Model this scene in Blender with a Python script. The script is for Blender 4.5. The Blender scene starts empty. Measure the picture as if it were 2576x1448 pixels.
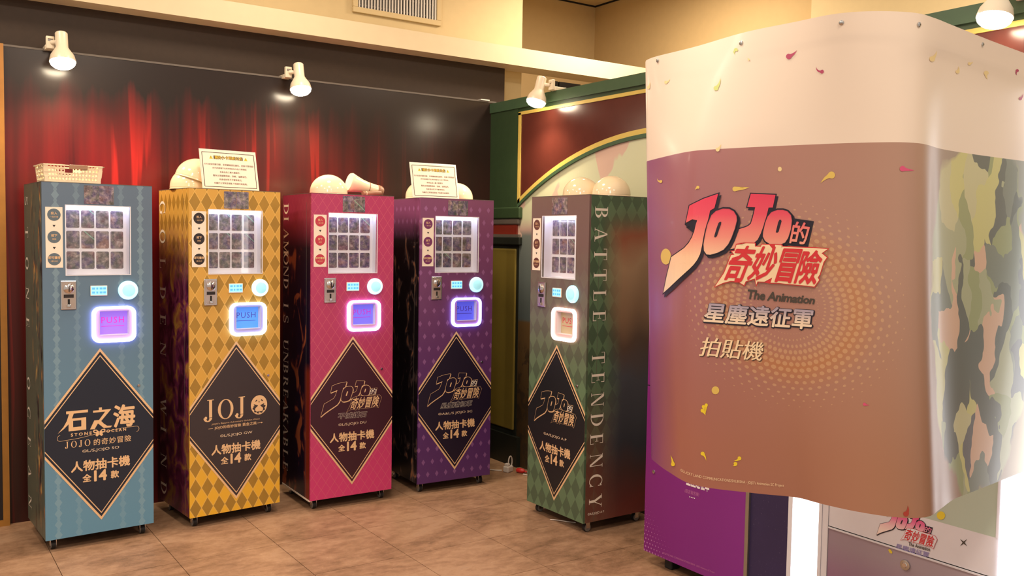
import bpy, bmesh, math, random
from mathutils import Vector, Matrix
from mathutils.bvhtree import BVHTree

random.seed(7)
SC = bpy.context.scene
COL = SC.collection
PI = math.pi

# ------------------------------------------------------------------ camera
# room frame: +x along the curtain wall to the right, +y away from the viewer, z up,
# origin in the corner where the curtain wall meets the green arch wall
CAM = Vector((-3.452, -5.296, 1.523))
F_PX, PITCH, ROLL, YAW = 2287.0, 0.0548, 0.01626, math.radians(-34.5)
_f = Vector((0, math.cos(PITCH), -math.sin(PITCH)))
_r = Vector((1, 0, 0))
_u = _r.cross(_f)
_r2 = math.cos(ROLL) * _r + math.sin(ROLL) * _u
_u2 = -math.sin(ROLL) * _r + math.cos(ROLL) * _u
_rot = Matrix.Rotation(YAW, 3, 'Z')
FWD, RGT, UPV = _rot @ _f, _rot @ _r2, _rot @ _u2
cam_d = bpy.data.cameras.new('camera')
cam_d.sensor_width = 36.0
cam_d.lens = 36.0 * F_PX / 2576.0
cam_d.clip_start = 0.05
cam = bpy.data.objects.new('camera', cam_d)
COL.objects.link(cam)
cam.matrix_world = Matrix.Translation(CAM) @ Matrix((RGT, UPV, -FWD)).transposed().to_4x4()
SC.camera = cam


def pixel_ray(x, y):
    return (FWD + RGT * ((x - 1288) / F_PX) - UPV * ((y - 724) / F_PX)).normalized()


# ------------------------------------------------------------------ world, added overhead lights, exposure
SC.view_settings.view_transform = 'Standard'
SC.view_settings.look = 'None'
SC.view_settings.gamma = 1.0
SC.view_settings.use_curve_mapping = False
SC.view_settings.exposure = 0.0
SC.cycles.use_denoising = True
world = bpy.data.worlds.new('hall_light')
SC.world = world
world.use_nodes = True
world.node_tree.nodes['Background'].inputs['Color'].default_value = (1.0, 0.87, 0.74, 1)
world.node_tree.nodes['Background'].inputs['Strength'].default_value = 0.68


def area_light(name, loc, size, energy, color, target=None):
    d = bpy.data.lights.new(name, 'AREA')
    d.shape = 'DISK'
    d.size = size
    d.energy = energy
    d.color = color
    o = bpy.data.objects.new(name, d)
    COL.objects.link(o)
    o.location = loc
    if target is not None:
        o.rotation_euler = (Vector(target) - Vector(loc)).to_track_quat('-Z', 'Y').to_euler()
    return o


WARM = (1.0, 0.82, 0.64)
for x, y, e in ((-4.4, -3.0, 50), (-2.2, -2.9, 45), (-4.4, -5.4, 45), (-2.0, -5.4, 40), (-3.6, -1.0, 25), (-1.6, -1.0, 25), (0.75, -0.7, 58), (0.8, -3.2, 46)):  # unseen overhead lights, added to brighten the floor and upper walls
    area_light('ceiling_downlight', (x, y, 3.52), 0.5, e, WARM)

# ------------------------------------------------------------------ node helpers


class X:
    """socket wrapper: arithmetic builds Math nodes"""
    tree = None

    def __init__(s, v):
        s.v = v

    @staticmethod
    def m(op, *a, clamp=False):
        n = X.tree.nodes.new('ShaderNodeMath')
        n.operation = op
        n.use_clamp = clamp
        for i, q in enumerate(a):
            if isinstance(q, X):
                q = q.v
            if isinstance(q, (int, float)):
                n.inputs[i].default_value = q
            else:
                X.tree.links.new(q, n.inputs[i])
        return X(n.outputs[0])

    def __add__(s, o): return X.m('ADD', s, o)
    __radd__ = __add__
    def __sub__(s, o): return X.m('SUBTRACT', s, o)
    def __rsub__(s, o): return X.m('SUBTRACT', o, s)
    def __mul__(s, o): return X.m('MULTIPLY', s, o)
    __rmul__ = __mul__
    def __truediv__(s, o): return X.m('DIVIDE', s, o)
    def abs(s): return X.m('ABSOLUTE', s)
    def frac(s): return X.m('FRACT', s)
    def floor(s): return X.m('FLOOR', s)
    def sin(s): return X.m('SINE', s)
    def lt(s, o): return X.m('LESS_THAN', s, o)
    def gt(s, o): return X.m('GREATER_THAN', s, o)
    def clamp(s): return X.m('ADD', s, 0.0, clamp=True)
    def min(s, o): return X.m('MINIMUM', s, o)
    def max(s, o): return X.m('MAXIMUM', s, o)


def smooth(v, a, b):
    return ((v - a) / (b - a)).clamp()


def srgb(r, g, b):
    f = lambda c: (c / 255 / 12.92) if c / 255 <= 0.04045 else ((c / 255 + 0.055) / 1.055) ** 2.4
    return (f(r), f(g), f(b), 1.0)


def mixc(fac, a, b):
    t = X.tree
    n = t.nodes.new('ShaderNodeMix')
    n.data_type = 'RGBA'
    for s, v in ((n.inputs[0], fac), (n.inputs[6], a), (n.inputs[7], b)):
        if isinstance(v, X):
            v = v.v
        if isinstance(v, (tuple, list, int, float)):
            s.default_value = v
        else:
            t.links.new(v, s)
    return X(n.outputs[2])


def ramp(fac, stops, interp='LINEAR'):
    t = X.tree
    n = t.nodes.new('ShaderNodeValToRGB')
    n.color_ramp.interpolation = interp
    e = n.color_ramp.elements
    while len(e) < len(stops):
        e.new(0.5)
    for el, (p, c) in zip(e, stops):
        el.position = p
        el.color = c
    t.links.new(fac.v, n.inputs[0])
    return X(n.outputs[0])


def coords(kind='Object'):
    n = X.tree.nodes.new('ShaderNodeTexCoord')
    s = X.tree.nodes.new('ShaderNodeSeparateXYZ')
    X.tree.links.new(n.outputs[kind], s.inputs[0])
    return X(n.outputs[kind]), X(s.outputs[0]), X(s.outputs[1]), X(s.outputs[2])


def vec(x, y, z=0.0):
    n = X.tree.nodes.new('ShaderNodeCombineXYZ')
    for i, q in enumerate((x, y, z)):
        if isinstance(q, X):
            X.tree.links.new(q.v, n.inputs[i])
        else:
            n.inputs[i].default_value = q
    return X(n.outputs[0])


def noise(v, scale, detail=3.0, rough=0.55, dist=0.0, color=False):
    n = X.tree.nodes.new('ShaderNodeTexNoise')
    n.inputs['Scale'].default_value = scale
    n.inputs['Detail'].default_value = detail
    n.inputs['Roughness'].default_value = rough
    n.inputs['Distortion'].default_value = dist
    if v is not None:
        X.tree.links.new(v.v, n.inputs['Vector'])
    return X(n.outputs['Color' if color else 'Fac'])


def voronoi(v, scale):
    n = X.tree.nodes.new('ShaderNodeTexVoronoi')
    n.inputs['Scale'].default_value = scale
    X.tree.links.new(v.v, n.inputs['Vector'])
    s = X.tree.nodes.new('ShaderNodeSeparateXYZ')
    X.tree.links.new(n.outputs['Color'], s.inputs[0])
    return X(s.outputs[0]), X(n.outputs['Distance'])


MATS = {}


def material(name, color=(0.5, 0.5, 0.5, 1), rough=0.5, metal=0.0, emit=None, estr=0.0, coat=0.0, spec=0.5, build=None):
    m = bpy.data.materials.new(name)
    m.use_nodes = True
    b = m.node_tree.nodes['Principled BSDF']
    X.tree = m.node_tree
    col = color
    if build is not None:
        col = build()
    if isinstance(col, X):
        m.node_tree.links.new(col.v, b.inputs['Base Color'])
    else:
        b.inputs['Base Color'].default_value = col
    b.inputs['Roughness'].default_value = rough
    b.inputs['Metallic'].default_value = metal
    b.inputs['Specular IOR Level'].default_value = spec
    b.inputs['Coat Weight'].default_value = coat
    b.inputs['Coat Roughness'].default_value = 0.12
    if emit is not None:
        b.inputs['Emission Color'].default_value = emit
        b.inputs['Emission Strength'].default_value = estr
    MATS[name] = m
    return m


def grain(base, amount=0.12, scale=60.0):
    def f():
        v, x, y, z = coords()
        n = noise(v, scale, 3.0)
        d = tuple(c * (1 - amount) for c in base[:3]) + (1,)
        l = tuple(min(1, c * (1 + amount)) for c in base[:3]) + (1,)
        return mixc(n, d, l)
    return f


# ------------------------------------------------------------------ mesh helpers
class MB:
    def __init__(s):
        s.v, s.f = [], []

    def poly(s, pts):
        i = len(s.v)
        s.v += [tuple(p) for p in pts]
        s.f.append(tuple(range(i, i + len(pts))))

    def box(s, x0, x1, y0, y1, z0, z1):
        i = len(s.v)
        s.v += [(x, y, z) for z in (z0, z1) for y in (y0, y1) for x in (x0, x1)]
        s.f += [tuple(i + k for k in q) for q in
                ((0, 2, 3, 1), (4, 5, 7, 6), (0, 1, 5, 4), (2, 6, 7, 3), (0, 4, 6, 2), (1, 3, 7, 5))]
        return s

    def obox(s, c, ax, ay, az, hx, hy, hz):
        """oriented box round centre c"""
        i = len(s.v)
        for k in (-1, 1):
            for j in (-1, 1):
                for l in (-1, 1):
                    s.v.append(tuple(Vector(c) + Vector(ax) * hx * l + Vector(ay) * hy * j + Vector(az) * hz * k))
        s.f += [tuple(i + k for k in q) for q in
                ((0, 2, 3, 1), (4, 5, 7, 6), (0, 1, 5, 4), (2, 6, 7, 3), (0, 4, 6, 2), (1, 3, 7, 5))]
        return s

    def prism(s, pts, f):
        """pts: 2-D outline, f(p, side) -> 3-D for side 0 / 1"""
        n = len(pts)
        i = len(s.v)
        s.v += [tuple(f(p, 0)) for p in pts] + [tuple(f(p, 1)) for p in pts]
        s.f.append(tuple(range(i, i + n)))
        s.f.append(tuple(range(i + 2 * n - 1, i + n - 1, -1)))
        for k in range(n):
            s.f.append((i + k, i + n + k, i + n + (k + 1) % n, i + (k + 1) % n))
        return s

    def lathe(s, prof, c=(0, 0, 0), axis=(0, 0, 1), n=24):
        """prof: (radius, height) pairs along axis"""
        a = Vector(axis).normalized()
        t = a.orthogonal().normalized()
        b = a.cross(t)
        i = len(s.v)
        for r, h in prof:
            for k in range(n):
                w = 2 * PI * k / n
                s.v.append(tuple(Vector(c) + a * h + t * (r * math.cos(w)) + b * (r * math.sin(w))))
        for j in range(len(prof) - 1):
            for k in range(n):
                k2 = (k + 1) % n
                s.f.append((i + j * n + k, i + j * n + k2, i + (j + 1) * n + k2, i + (j + 1) * n + k))
        if prof[0][0] > 1e-6:
            s.f.append(tuple(i + k for k in reversed(range(n))))
        if prof[-1][0] > 1e-6:
            s.f.append(tuple(i + (len(prof) - 1) * n + k for k in range(n)))
        return s

    def tube(s, pts, r, n=8, closed=False):
        P = [Vector(p) for p in pts]
        m = len(P)
        i = len(s.v)
        prev = None
        for k, p in enumerate(P):
            if closed:
                d = P[(k + 1) % m] - P[k - 1]
            else:
                d = P[min(k + 1, m - 1)] - P[max(k - 1, 0)]
            d.normalize()
            t = d.orthogonal() if prev is None else (prev - d * prev.dot(d))
            t.normalize()
            prev = t
            b = d.cross(t)
            for q in range(n):
                w = 2 * PI * q / n
                s.v.append(tuple(p + t * (r * math.cos(w)) + b * (r * math.sin(w))))
        for k in range(m if closed else m - 1):
            k2 = (k + 1) % m
            for q in range(n):
                q2 = (q + 1) % n
                s.f.append((i + k * n + q, i + k * n + q2, i + k2 * n + q2, i + k2 * n + q))
        if not closed:
            s.f.append(tuple(i + q for q in reversed(range(n))))
            s.f.append(tuple(i + (m - 1) * n + q for q in range(n)))
        return s

    def mesh(s, name):
        me = bpy.data.meshes.new(name)
        me.from_pydata(s.v, [], s.f)
        bm = bmesh.new()
        bm.from_mesh(me)
        bmesh.ops.recalc_face_normals(bm, faces=bm.faces)
        big = [f for f in bm.faces if len(f.verts) > 4]
        if big:
            bmesh.ops.triangulate(bm, faces=big)
        bm.to_mesh(me)
        bm.free()
        return me

    def build(s, name, mat, parent=None, smooth_=False, bevel=0.0):
        return link(s.mesh(name), name, mat, parent, smooth_, bevel)


def link(me, name, mat, parent=None, smooth_=False, bevel=0.0):
    o = bpy.data.objects.new(name, me)
    COL.objects.link(o)
    if mat is not None and not me.materials:
        me.materials.append(MATS[mat] if isinstance(mat, str) else mat)
    if parent is not None:
        o.parent = parent
    if smooth_:
        for p in me.polygons:
            p.use_smooth = True
        if hasattr(me, 'set_sharp_from_angle'):
            me.set_sharp_from_angle(angle=math.radians(38))
    if bevel:
        b = o.modifiers.new('bevel', 'BEVEL')
        b.width = bevel
        b.segments = 2
        b.limit_method = 'ANGLE'
    return o


def thing(name, label, cat, loc=(0, 0, 0), rz=0.0, group=None):
    o = bpy.data.objects.new(name, None)
    o.empty_display_size = 0.1
    COL.objects.link(o)
    o.location = loc
    o.rotation_euler = (0, 0, rz)
    return tag(o, label, cat, group)


def tag(o, label, cat, group=None):
    o['label'] = label
    o['category'] = cat
    if group:
        o['group'] = group
    return o


def struct(o, label):
    o['kind'] = 'structure'
    o['label'] = label
    o['category'] = o.name.split('.')[0].split('_')[0]
    return o


# ---- flat print: text and outlines as thin meshes
_txt = {}


def text2d(body, bold=0.0, spacing=1.0):
    """triangulated text normalised to its own bounding box (0..1, 0..1)"""
    key = (body, spacing)
    if key in _txt:
        return _txt[key]
    c = bpy.data.curves.new('lettering', 'FONT')
    c.body = body
    c.resolution_u = 2
    c.space_character = spacing
    o = bpy.data.objects.new('lettering', c)
    COL.objects.link(o)
    dg = bpy.context.evaluated_depsgraph_get()
    ev = o.evaluated_get(dg)
    me = ev.to_mesh()
    vs = [(v.co.x, v.co.y) for v in me.vertices]
    fs = [tuple(p.vertices) for p in me.polygons]
    ev.to_mesh_clear()
    bpy.data.objects.remove(o)
    bpy.data.curves.remove(c)
    x0, x1 = min(v[0] for v in vs), max(v[0] for v in vs)
    y0, y1 = min(v[1] for v in vs), max(v[1] for v in vs)
    vs = [((v[0] - x0) / (x1 - x0), (v[1] - y0) / (y1 - y0)) for v in vs]
    _txt[key] = (vs, fs, (x1 - x0) / (y1 - y0), (x1 - x0, y1 - y0))
    return _txt[key]


def quad_map(q):
    """q = TL, TR, BR, BL in 2-D; (s, t) with t up"""
    tl, tr, br, bl = q

    def f(s, t):
        return tuple(bl[i] * (1 - s) * (1 - t) + br[i] * s * (1 - t) + tl[i] * (1 - s) * t + tr[i] * s * t for i in (0, 1))
    return f


def rect(x0, x1, z0, z1):
    return [(x0, z1), (x1, z1), (x1, z0), (x0, z0)]


class Print:
    """flat print gathered in 2-D, turned into one mesh by a placing function"""
    def __init__(s):
        s.v, s.f = [], []

    def text(s, body, quad, bold=0.0, spacing=1.0):
        vs, fs, _, em = text2d(body, bold, spacing)
        m = quad_map(quad)
        # heavier strokes: the letters laid over themselves, slightly shifted
        if bold <= 0:
            dirs = [(0, 0)]
        elif bold <= 0.012:
            dirs = [(-bold, 0), (bold, 0)]
        else:
            dirs = [(0, 0)] + [(bold * math.cos(PI / 4 * k), bold * math.sin(PI / 4 * k)) for k in range(8)]
        for k_, (dx, dy) in enumerate(dirs):
            i = len(s.v)
            s.v += [m(v[0] + dx / em[0], v[1] + dy / em[1]) + (k_ * 3e-5,) for v in vs]
            s.f += [tuple(i + k for k in f) for f in fs]
        return s

    def line(s, body, x0, zb, h, bold=0.0, spacing=1.0, align='c', maxw=None):
        _, _, asp, _ = text2d(body, bold, spacing)
        w = h * asp
        if maxw:
            w = min(w, maxw)
        xl = x0 - w / 2 if align == 'c' else x0
        return s.text(body, rect(xl, xl + w, zb, zb + h), bold, spacing)

    def poly(s, pts):
        i = len(s.v)
        e = (len(s.f) % 9) * 2e-5
        s.v += [(p[0], p[1], e) for p in pts]
        s.f.append(tuple(range(i, i + len(pts))))
        return s

    def disc(s, c, r, n=24, ry=None):
        ry = ry or r
        return s.poly([(c[0] + r * math.cos(2 * PI * k / n), c[1] + ry * math.sin(2 * PI * k / n)) for k in range(n)])

    def stroke(s, pts, w):
        for a, b in zip(pts, pts[1:]):
            d = Vector((b[0] - a[0], b[1] - a[1]))
            if d.length < 1e-9:
                continue
            n = Vector((-d.y, d.x)).normalized() * (w / 2)
            s.poly([(a[0] + n.x, a[1] + n.y), (a[0] - n.x, a[1] - n.y), (b[0] - n.x, b[1] - n.y), (b[0] + n.x, b[1] + n.y)])
        return s

    def build(s, name, mat, place, parent, cut=None):
        bm = bmesh.new()
        vs = [bm.verts.new((v[0], v[1], v[2] if len(v) > 2 else 0.0)) for v in s.v]
        for f in s.f:
            try:
                bm.faces.new([vs[k] for k in f])
            except ValueError:
                pass
        bmesh.ops.triangulate(bm, faces=[f for f in bm.faces if len(f.verts) > 3])
        if cut:
            xs = [v.co.x for v in bm.verts]
            ys = [v.co.y for v in bm.verts]
            for ax, (lo, hi), step in ((0, (min(xs), max(xs)), cut[0]), (1, (min(ys), max(ys)), cut[1])):
                t = math.floor(lo / step) * step + step
                while t < hi:
                    co, no = ((t, 0, 0), (1, 0, 0)) if ax == 0 else ((0, t, 0), (0, 1, 0))
                    bmesh.ops.bisect_plane(bm, geom=bm.verts[:] + bm.edges[:] + bm.faces[:], plane_co=co, plane_no=no)
                    t += step
        for v in bm.verts:
            v.co = Vector(place(v.co.x, v.co.y, v.co.z))
        me = bpy.data.meshes.new(name)
        bm.to_mesh(me)
        bm.free()
        return link(me, name, mat, parent)


def grow(pts, t):
    """outline moved outwards by t (any winding)"""
    n = len(pts)
    A = sum(pts[i][0] * pts[(i + 1) % n][1] - pts[(i + 1) % n][0] * pts[i][1] for i in range(n))
    sg = 1 if A > 0 else -1
    out = []
    for i in range(n):
        p0, p1, p2 = Vector(pts[i - 1]), Vector(pts[i]), Vector(pts[(i + 1) % n])
        d1, d2 = (p1 - p0).normalized(), (p2 - p1).normalized()
        n1, n2 = Vector((d1.y, -d1.x)) * sg, Vector((d2.y, -d2.x)) * sg
        b = n1 + n2
        if b.length < 1e-6:
            b = n1.copy()
        b.normalize()
        k = t / max(0.45, b.dot(n1))
        out.append((p1.x + b.x * k, p1.y + b.y * k))
    return out


# ---- serif capitals for the words down the machine sides (unit height)
def serif(ch, P, put):
    th, tn, sf = 0.15, 0.04, 0.035

    def ring(cx, cy, rx, ry, a0, a1, tx=th, ty=tn, n=22):
        for k in range(n):
            w0, w1 = a0 + (a1 - a0) * k / n, a0 + (a1 - a0) * (k + 1) / n
            P.poly([put(cx + rx * math.cos(w0), cy + ry * math.sin(w0)), put(cx + rx * math.cos(w1), cy + ry * math.sin(w1)),
                    put(cx + (rx - tx) * math.cos(w1), cy + (ry - ty) * math.sin(w1)), put(cx + (rx - tx) * math.cos(w0), cy + (ry - ty) * math.sin(w0))])

    def bar(x0, y0, x1, y1, w):
        """stroke of horizontal width w from (x0, y0) to (x1, y1)"""
        P.poly([put(x0 - w / 2, y0), put(x0 + w / 2, y0), put(x1 + w / 2, y1), put(x1 - w / 2, y1)])

    def box(x0, x1, y0, y1):
        P.poly([put(x0, y0), put(x1, y0), put(x1, y1), put(x0, y1)])

    def stem(x, w=th, serifs=(1, 1), y0=0.0, y1=1.0):
        box(x - w / 2, x + w / 2, y0, y1)
        if serifs[0]:
            box(x - w / 2 - 0.09, x + w / 2 + 0.09, y0, y0 + sf)
        if serifs[1]:
            box(x - w / 2 - 0.09, x + w / 2 + 0.09, y1 - sf, y1)
    H = PI / 2
    if ch == 'I':
        stem(0.2); return 0.4
    if ch in 'OCGQ':
        if ch == 'O':
            ring(0.42, 0.5, 0.42, 0.52, 0, 2 * PI)
        else:
            ring(0.42, 0.5, 0.42, 0.52, 0.75, 2 * PI - 0.75)
            box(0.69, 0.73, 0.68, 0.98)
            if ch == 'G':
                stem(0.68, 0.13, (0, 1), 0.06, 0.45)
            else:
                box(0.69, 0.73, 0.02, 0.3)
        return 0.84
    if ch == 'S':
        ring(0.3, 0.75, 0.27, 0.27, 0.5, H * 3, 0.09, 0.05)
        ring(0.3, 0.25, 0.28, 0.27, -H * 2 + 0.5, H, 0.09, 0.05)
        bar(0.14, 0.62, 0.46, 0.38, 0.16)
        box(0.5, 0.53, 0.72, 1.0); box(0.02, 0.05, 0.0, 0.28)
        return 0.6
    if ch == 'D':
        stem(0.17, th, (1, 1)); ring(0.25, 0.5, 0.52, 0.5, -H, H)
        return 0.78
    if ch in 'BR':
        stem(0.17, th, (1, 1)); ring(0.28, 0.755, 0.33, 0.245, -H, H)
        if ch == 'B':
            ring(0.28, 0.26, 0.38, 0.26, -H, H)
        else:
            P.poly([put(0.33, 0.5), put(0.47, 0.5), put(0.78, 0.0), put(0.6, 0.0)])
        return 0.7
    if ch in 'EL':
        stem(0.17); box(0.17, 0.62, 0, tn); box(0.585, 0.62, 0, 0.27)
        if ch == 'E':
            box(0.17, 0.6, 1 - tn, 1); box(0.565, 0.6, 0.75, 1); box(0.2, 0.48, 0.49, 0.53); box(0.45, 0.48, 0.38, 0.64)
        return 0.66
    if ch == 'T':
        stem(0.36, th, (1, 0)); box(0.02, 0.70, 1 - tn, 1); box(0.02, 0.05, 0.74, 1); box(0.67, 0.70, 0.74, 1)
        return 0.72
    if ch == 'N':
        stem(0.1, tn); stem(0.72, tn, (0, 1)); P.poly([put(0.06, 1), put(0.24, 1), put(0.74, 0), put(0.62, 0)])
        return 0.84
    if ch == 'M':
        stem(0.1, tn); stem(0.85, th)
        P.poly([put(0.06, 1), put(0.22, 1), put(0.52, 0), put(0.44, 0)]); P.poly([put(0.8, 1), put(0.86, 1), put(0.5, 0), put(0.44, 0)])
        return 1.0
    if ch == 'A':
        P.poly([put(0.06, 0), put(0.11, 0), put(0.42, 1), put(0.36, 1)]); P.poly([put(0.56, 0), put(0.74, 0), put(0.44, 1), put(0.36, 1)])
        box(0.2, 0.6, 0.3, 0.335); box(0, 0.2, 0, sf); box(0.48, 0.84, 0, sf)
        return 0.84
    if ch == 'W':
        for x in (0.0, 0.42):
            P.poly([put(x + 0.04, 1), put(x + 0.2, 1), put(x + 0.36, 0), put(x + 0.28, 0)]); P.poly([put(x + 0.48, 1), put(x + 0.52, 1), put(x + 0.34, 0), put(x + 0.28, 0)])
        box(0, 0.26, 1 - sf, 1); box(0.82, 1.04, 1 - sf, 1)
        return 1.06
    if ch == 'U':
        stem(0.15, th, (0, 1), 0.25); stem(0.66, tn, (0, 1), 0.25); ring(0.375, 0.27, 0.305, 0.28, -PI, 0, 0.1, 0.05)
        return 0.8
    if ch == 'K':
        stem(0.17); P.poly([put(0.25, 0.42), put(0.25, 0.36), put(0.66, 1), put(0.6, 1)]); P.poly([put(0.34, 0.58), put(0.46, 0.62), put(0.8, 0), put(0.6, 0)])
        box(0.5, 0.76, 1 - sf, 1); return 0.8
    if ch == 'Y':
        stem(0.4, th, (1, 0), 0, 0.45); P.poly([put(0.06, 1), put(0.22, 1), put(0.475, 0.42), put(0.325, 0.42)]); P.poly([put(0.68, 1), put(0.73, 1), put(0.47, 0.42), put(0.42, 0.42)])
        box(0, 0.3, 1 - sf, 1); box(0.58, 0.82, 1 - sf, 1); return 0.8
    if ch == 'J':
        stem(0.3, th, (0, 1), 0.15); ring(0.16, 0.13, 0.215, 0.19, -PI, 0, 0.14, 0.05); P.disc(put(0.06, 0.14), abs(put(0.07, 0)[0] - put(0, 0)[0]) + abs(put(0.07, 0)[1] - put(0, 0)[1]), 12)
        return 0.5
    return 0.3

# ------------------------------------------------------------------ materials of the room
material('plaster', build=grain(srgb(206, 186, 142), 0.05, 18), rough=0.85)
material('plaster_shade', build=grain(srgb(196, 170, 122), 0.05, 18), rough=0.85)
material('beam_paint', build=grain(srgb(216, 200, 166), 0.04, 14), rough=0.7)
material('black_panel', build=grain(srgb(58, 45, 35), 0.15, 30), rough=0.5, spec=0.25)
material('black_metal', srgb(24, 23, 24), rough=0.45, metal=0.4)
material('white_trim', srgb(225, 220, 212), rough=0.4)
material('steel', build=grain(srgb(190, 188, 186), 0.08, 40), rough=0.25, metal=1.0)
material('aluminium', build=grain(srgb(172, 170, 160), 0.06, 30), rough=0.35, metal=0.9)
material('dark_hole', srgb(14, 12, 11), rough=0.7)


def _floor():
    v, x, y, z = coords('Object')
    geo = X.tree.nodes.new('ShaderNodeNewGeometry')
    p = X(geo.outputs['Position'])
    s = X.tree.nodes.new('ShaderNodeSeparateXYZ')
    X.tree.links.new(p.v, s.inputs[0])
    px, py = X(s.outputs[0]), X(s.outputs[1])
    big = noise(vec(px * 1.0 + 3.0, py * 1.6, 0.0), 2.1, 6.0, 0.62, 0.9)
    streak = noise(vec(px * 2.2, py * 4.5, 2.0), 2.4, 6.0, 0.68, 0.6)
    fine = noise(vec(px * 3, py * 5, 4.0), 5.0, 6.0, 0.75, 0.3)
    c = ramp(big * 0.46 + streak * 0.20 + fine * 0.34, [(0.34, srgb(110, 84, 62)), (0.43, srgb(140, 108, 82)), (0.50, srgb(162, 126, 98)), (0.58, srgb(180, 144, 114)), (0.68, srgb(164, 134, 112))])
    spk = smooth(noise(vec(px * 14, py * 30, 7.0), 5.0, 2.0), 0.68, 0.74)
    return mixc(spk * 0.5, c, srgb(214, 188, 160))


material('floor_stone', build=_floor, rough=0.42, spec=0.35)
material('grout', srgb(92, 66, 48), rough=0.9)


def _curtain():
    """flat printed picture of a red stage curtain (folds belong to the print; darker towards the top, bottom and sides)"""
    v, x, y, z = coords('Object')
    sway = noise(vec(x * 1.3, z * 0.35, 1.0), 1.5, 2.0) * 0.10
    xx = x + sway + (z - 1.2) * 0.012
    w1 = noise(vec(xx, 0.0, z * 0.02), 6.0, 2.0, 0.5)
    w2 = noise(vec(xx + 9.0, 0.0, z * 0.03), 17.0, 2.0, 0.5)
    fold = w1 * 0.66 + w2 * 0.34
    red = ramp(fold, [(0.34, srgb(44, 10, 12)), (0.40, srgb(92, 18, 19)), (0.50, srgb(118, 22, 23)), (0.555, srgb(126, 25, 24)), (0.575, srgb(196, 40, 34)), (0.605, srgb(186, 36, 30)), (0.63, srgb(116, 21, 21)), (0.74, srgb(76, 15, 16))])
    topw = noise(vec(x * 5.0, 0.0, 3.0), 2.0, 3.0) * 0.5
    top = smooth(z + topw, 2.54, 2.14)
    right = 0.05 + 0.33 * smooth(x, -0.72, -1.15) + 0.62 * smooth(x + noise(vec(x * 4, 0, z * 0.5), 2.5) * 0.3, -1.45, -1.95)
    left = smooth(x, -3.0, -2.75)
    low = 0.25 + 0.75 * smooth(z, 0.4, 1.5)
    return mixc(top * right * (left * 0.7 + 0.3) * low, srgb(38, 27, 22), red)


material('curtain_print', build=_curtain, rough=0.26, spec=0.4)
material('gap_line', srgb(96, 88, 80), rough=0.5)


def _sky():
    """flat printed scenery: pale sky with pink clouds, blue-grey distance, brown ground"""
    v, x, y, z = coords('Object')
    g = ramp(smooth(z, 0.4, 2.3), [(0.0, srgb(70, 54, 34)), (0.30, srgb(108, 84, 52)), (0.31, srgb(92, 104, 104)), (0.60, srgb(118, 128, 124)), (0.62, srgb(186, 158, 148)), (0.66, srgb(196, 200, 168)), (1.0, srgb(206, 208, 176))])
    cl = smooth(noise(vec(y * 1.4, z * 1.2, 5.0), 2.4, 2.0, 0.4, 0.6), 0.55, 0.57) * smooth(z, 1.35, 1.5)
    shade = smooth(noise(vec(y * 5, z * 3.0, 2.0), 3.0, 3.0, 0.6, 1.0), 0.5, 0.54) * smooth(z, 0.85, 0.75)
    return mixc(shade * 0.7, mixc(cl, g, srgb(206, 176, 160)), srgb(52, 42, 34))


material('scenery_print', build=_sky, rough=0.4, spec=0.4)
material('green_paint', build=grain(srgb(46, 66, 40), 0.18, 24), rough=0.4)
material('green_fascia', build=grain(srgb(62, 88, 62), 0.1, 24), rough=0.4)
material('red_print', build=grain(srgb(86, 40, 32), 0.15, 9), rough=0.24)
material('red_block', build=grain(srgb(128, 44, 30), 0.1, 20), rough=0.4)
material('yellow_print', build=grain(srgb(206, 180, 92), 0.06, 30), rough=0.4)
material('ochre_print', build=grain(srgb(124, 108, 46), 0.12, 8), rough=0.4)
material('grey_moulding', build=grain(srgb(96, 88, 80), 0.1, 24), rough=0.5)
material('dark_slab', build=grain(srgb(30, 34, 28), 0.15, 24), rough=0.45)
material('frame_wood', build=grain(srgb(164, 112, 44), 0.15, 20), rough=0.4)
material('poster_dark', build=grain(srgb(26, 22, 26), 0.3, 6), rough=0.4)

# ------------------------------------------------------------------ the room
TILE = 0.4715
mb = MB()
mb.box(-6.2, 1.9, -7.0, 1.3, -0.06, -0.004)
floor = struct(mb.build('floor', 'grout'), 'brown mottled stone tile floor with thin joints')
tm = MB().box(0.0015, TILE - 0.0015, 0.0015, TILE - 0.0015, -0.02, 0.0).mesh('floor_tile')
tm.materials.append(MATS['floor_stone'])
for i in range(-5, 8):
    for j in range(-1, 9):
        o = bpy.data.objects.new('floor_tile', tm)
        COL.objects.link(o)
        o.location = (-2.84 + i * TILE - (TILE if i < -99 else 0), -1.03 - j * TILE + TILE, 0.0)
        o.parent = floor
# plain floor beyond the tiles that can be told apart
mb = MB()
mb.box(-6.2, -2.84 - 5 * TILE, -7.0, 1.3, -0.02, -0.0004)
mb.box(-2.84 + 8 * TILE, 1.9, -7.0, 1.3, -0.02, -0.0004)
mb.box(-2.84 - 5 * TILE, -2.84 + 8 * TILE, -1.03 + 2 * TILE, 1.3, -0.02, -0.0004)
mb.box(-2.84 - 5 * TILE, -2.84 + 8 * TILE, -7.0, -1.03 - 7 * TILE, -0.02, -0.0004)
mb.build('far_floor', 'floor_stone', floor)

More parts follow.
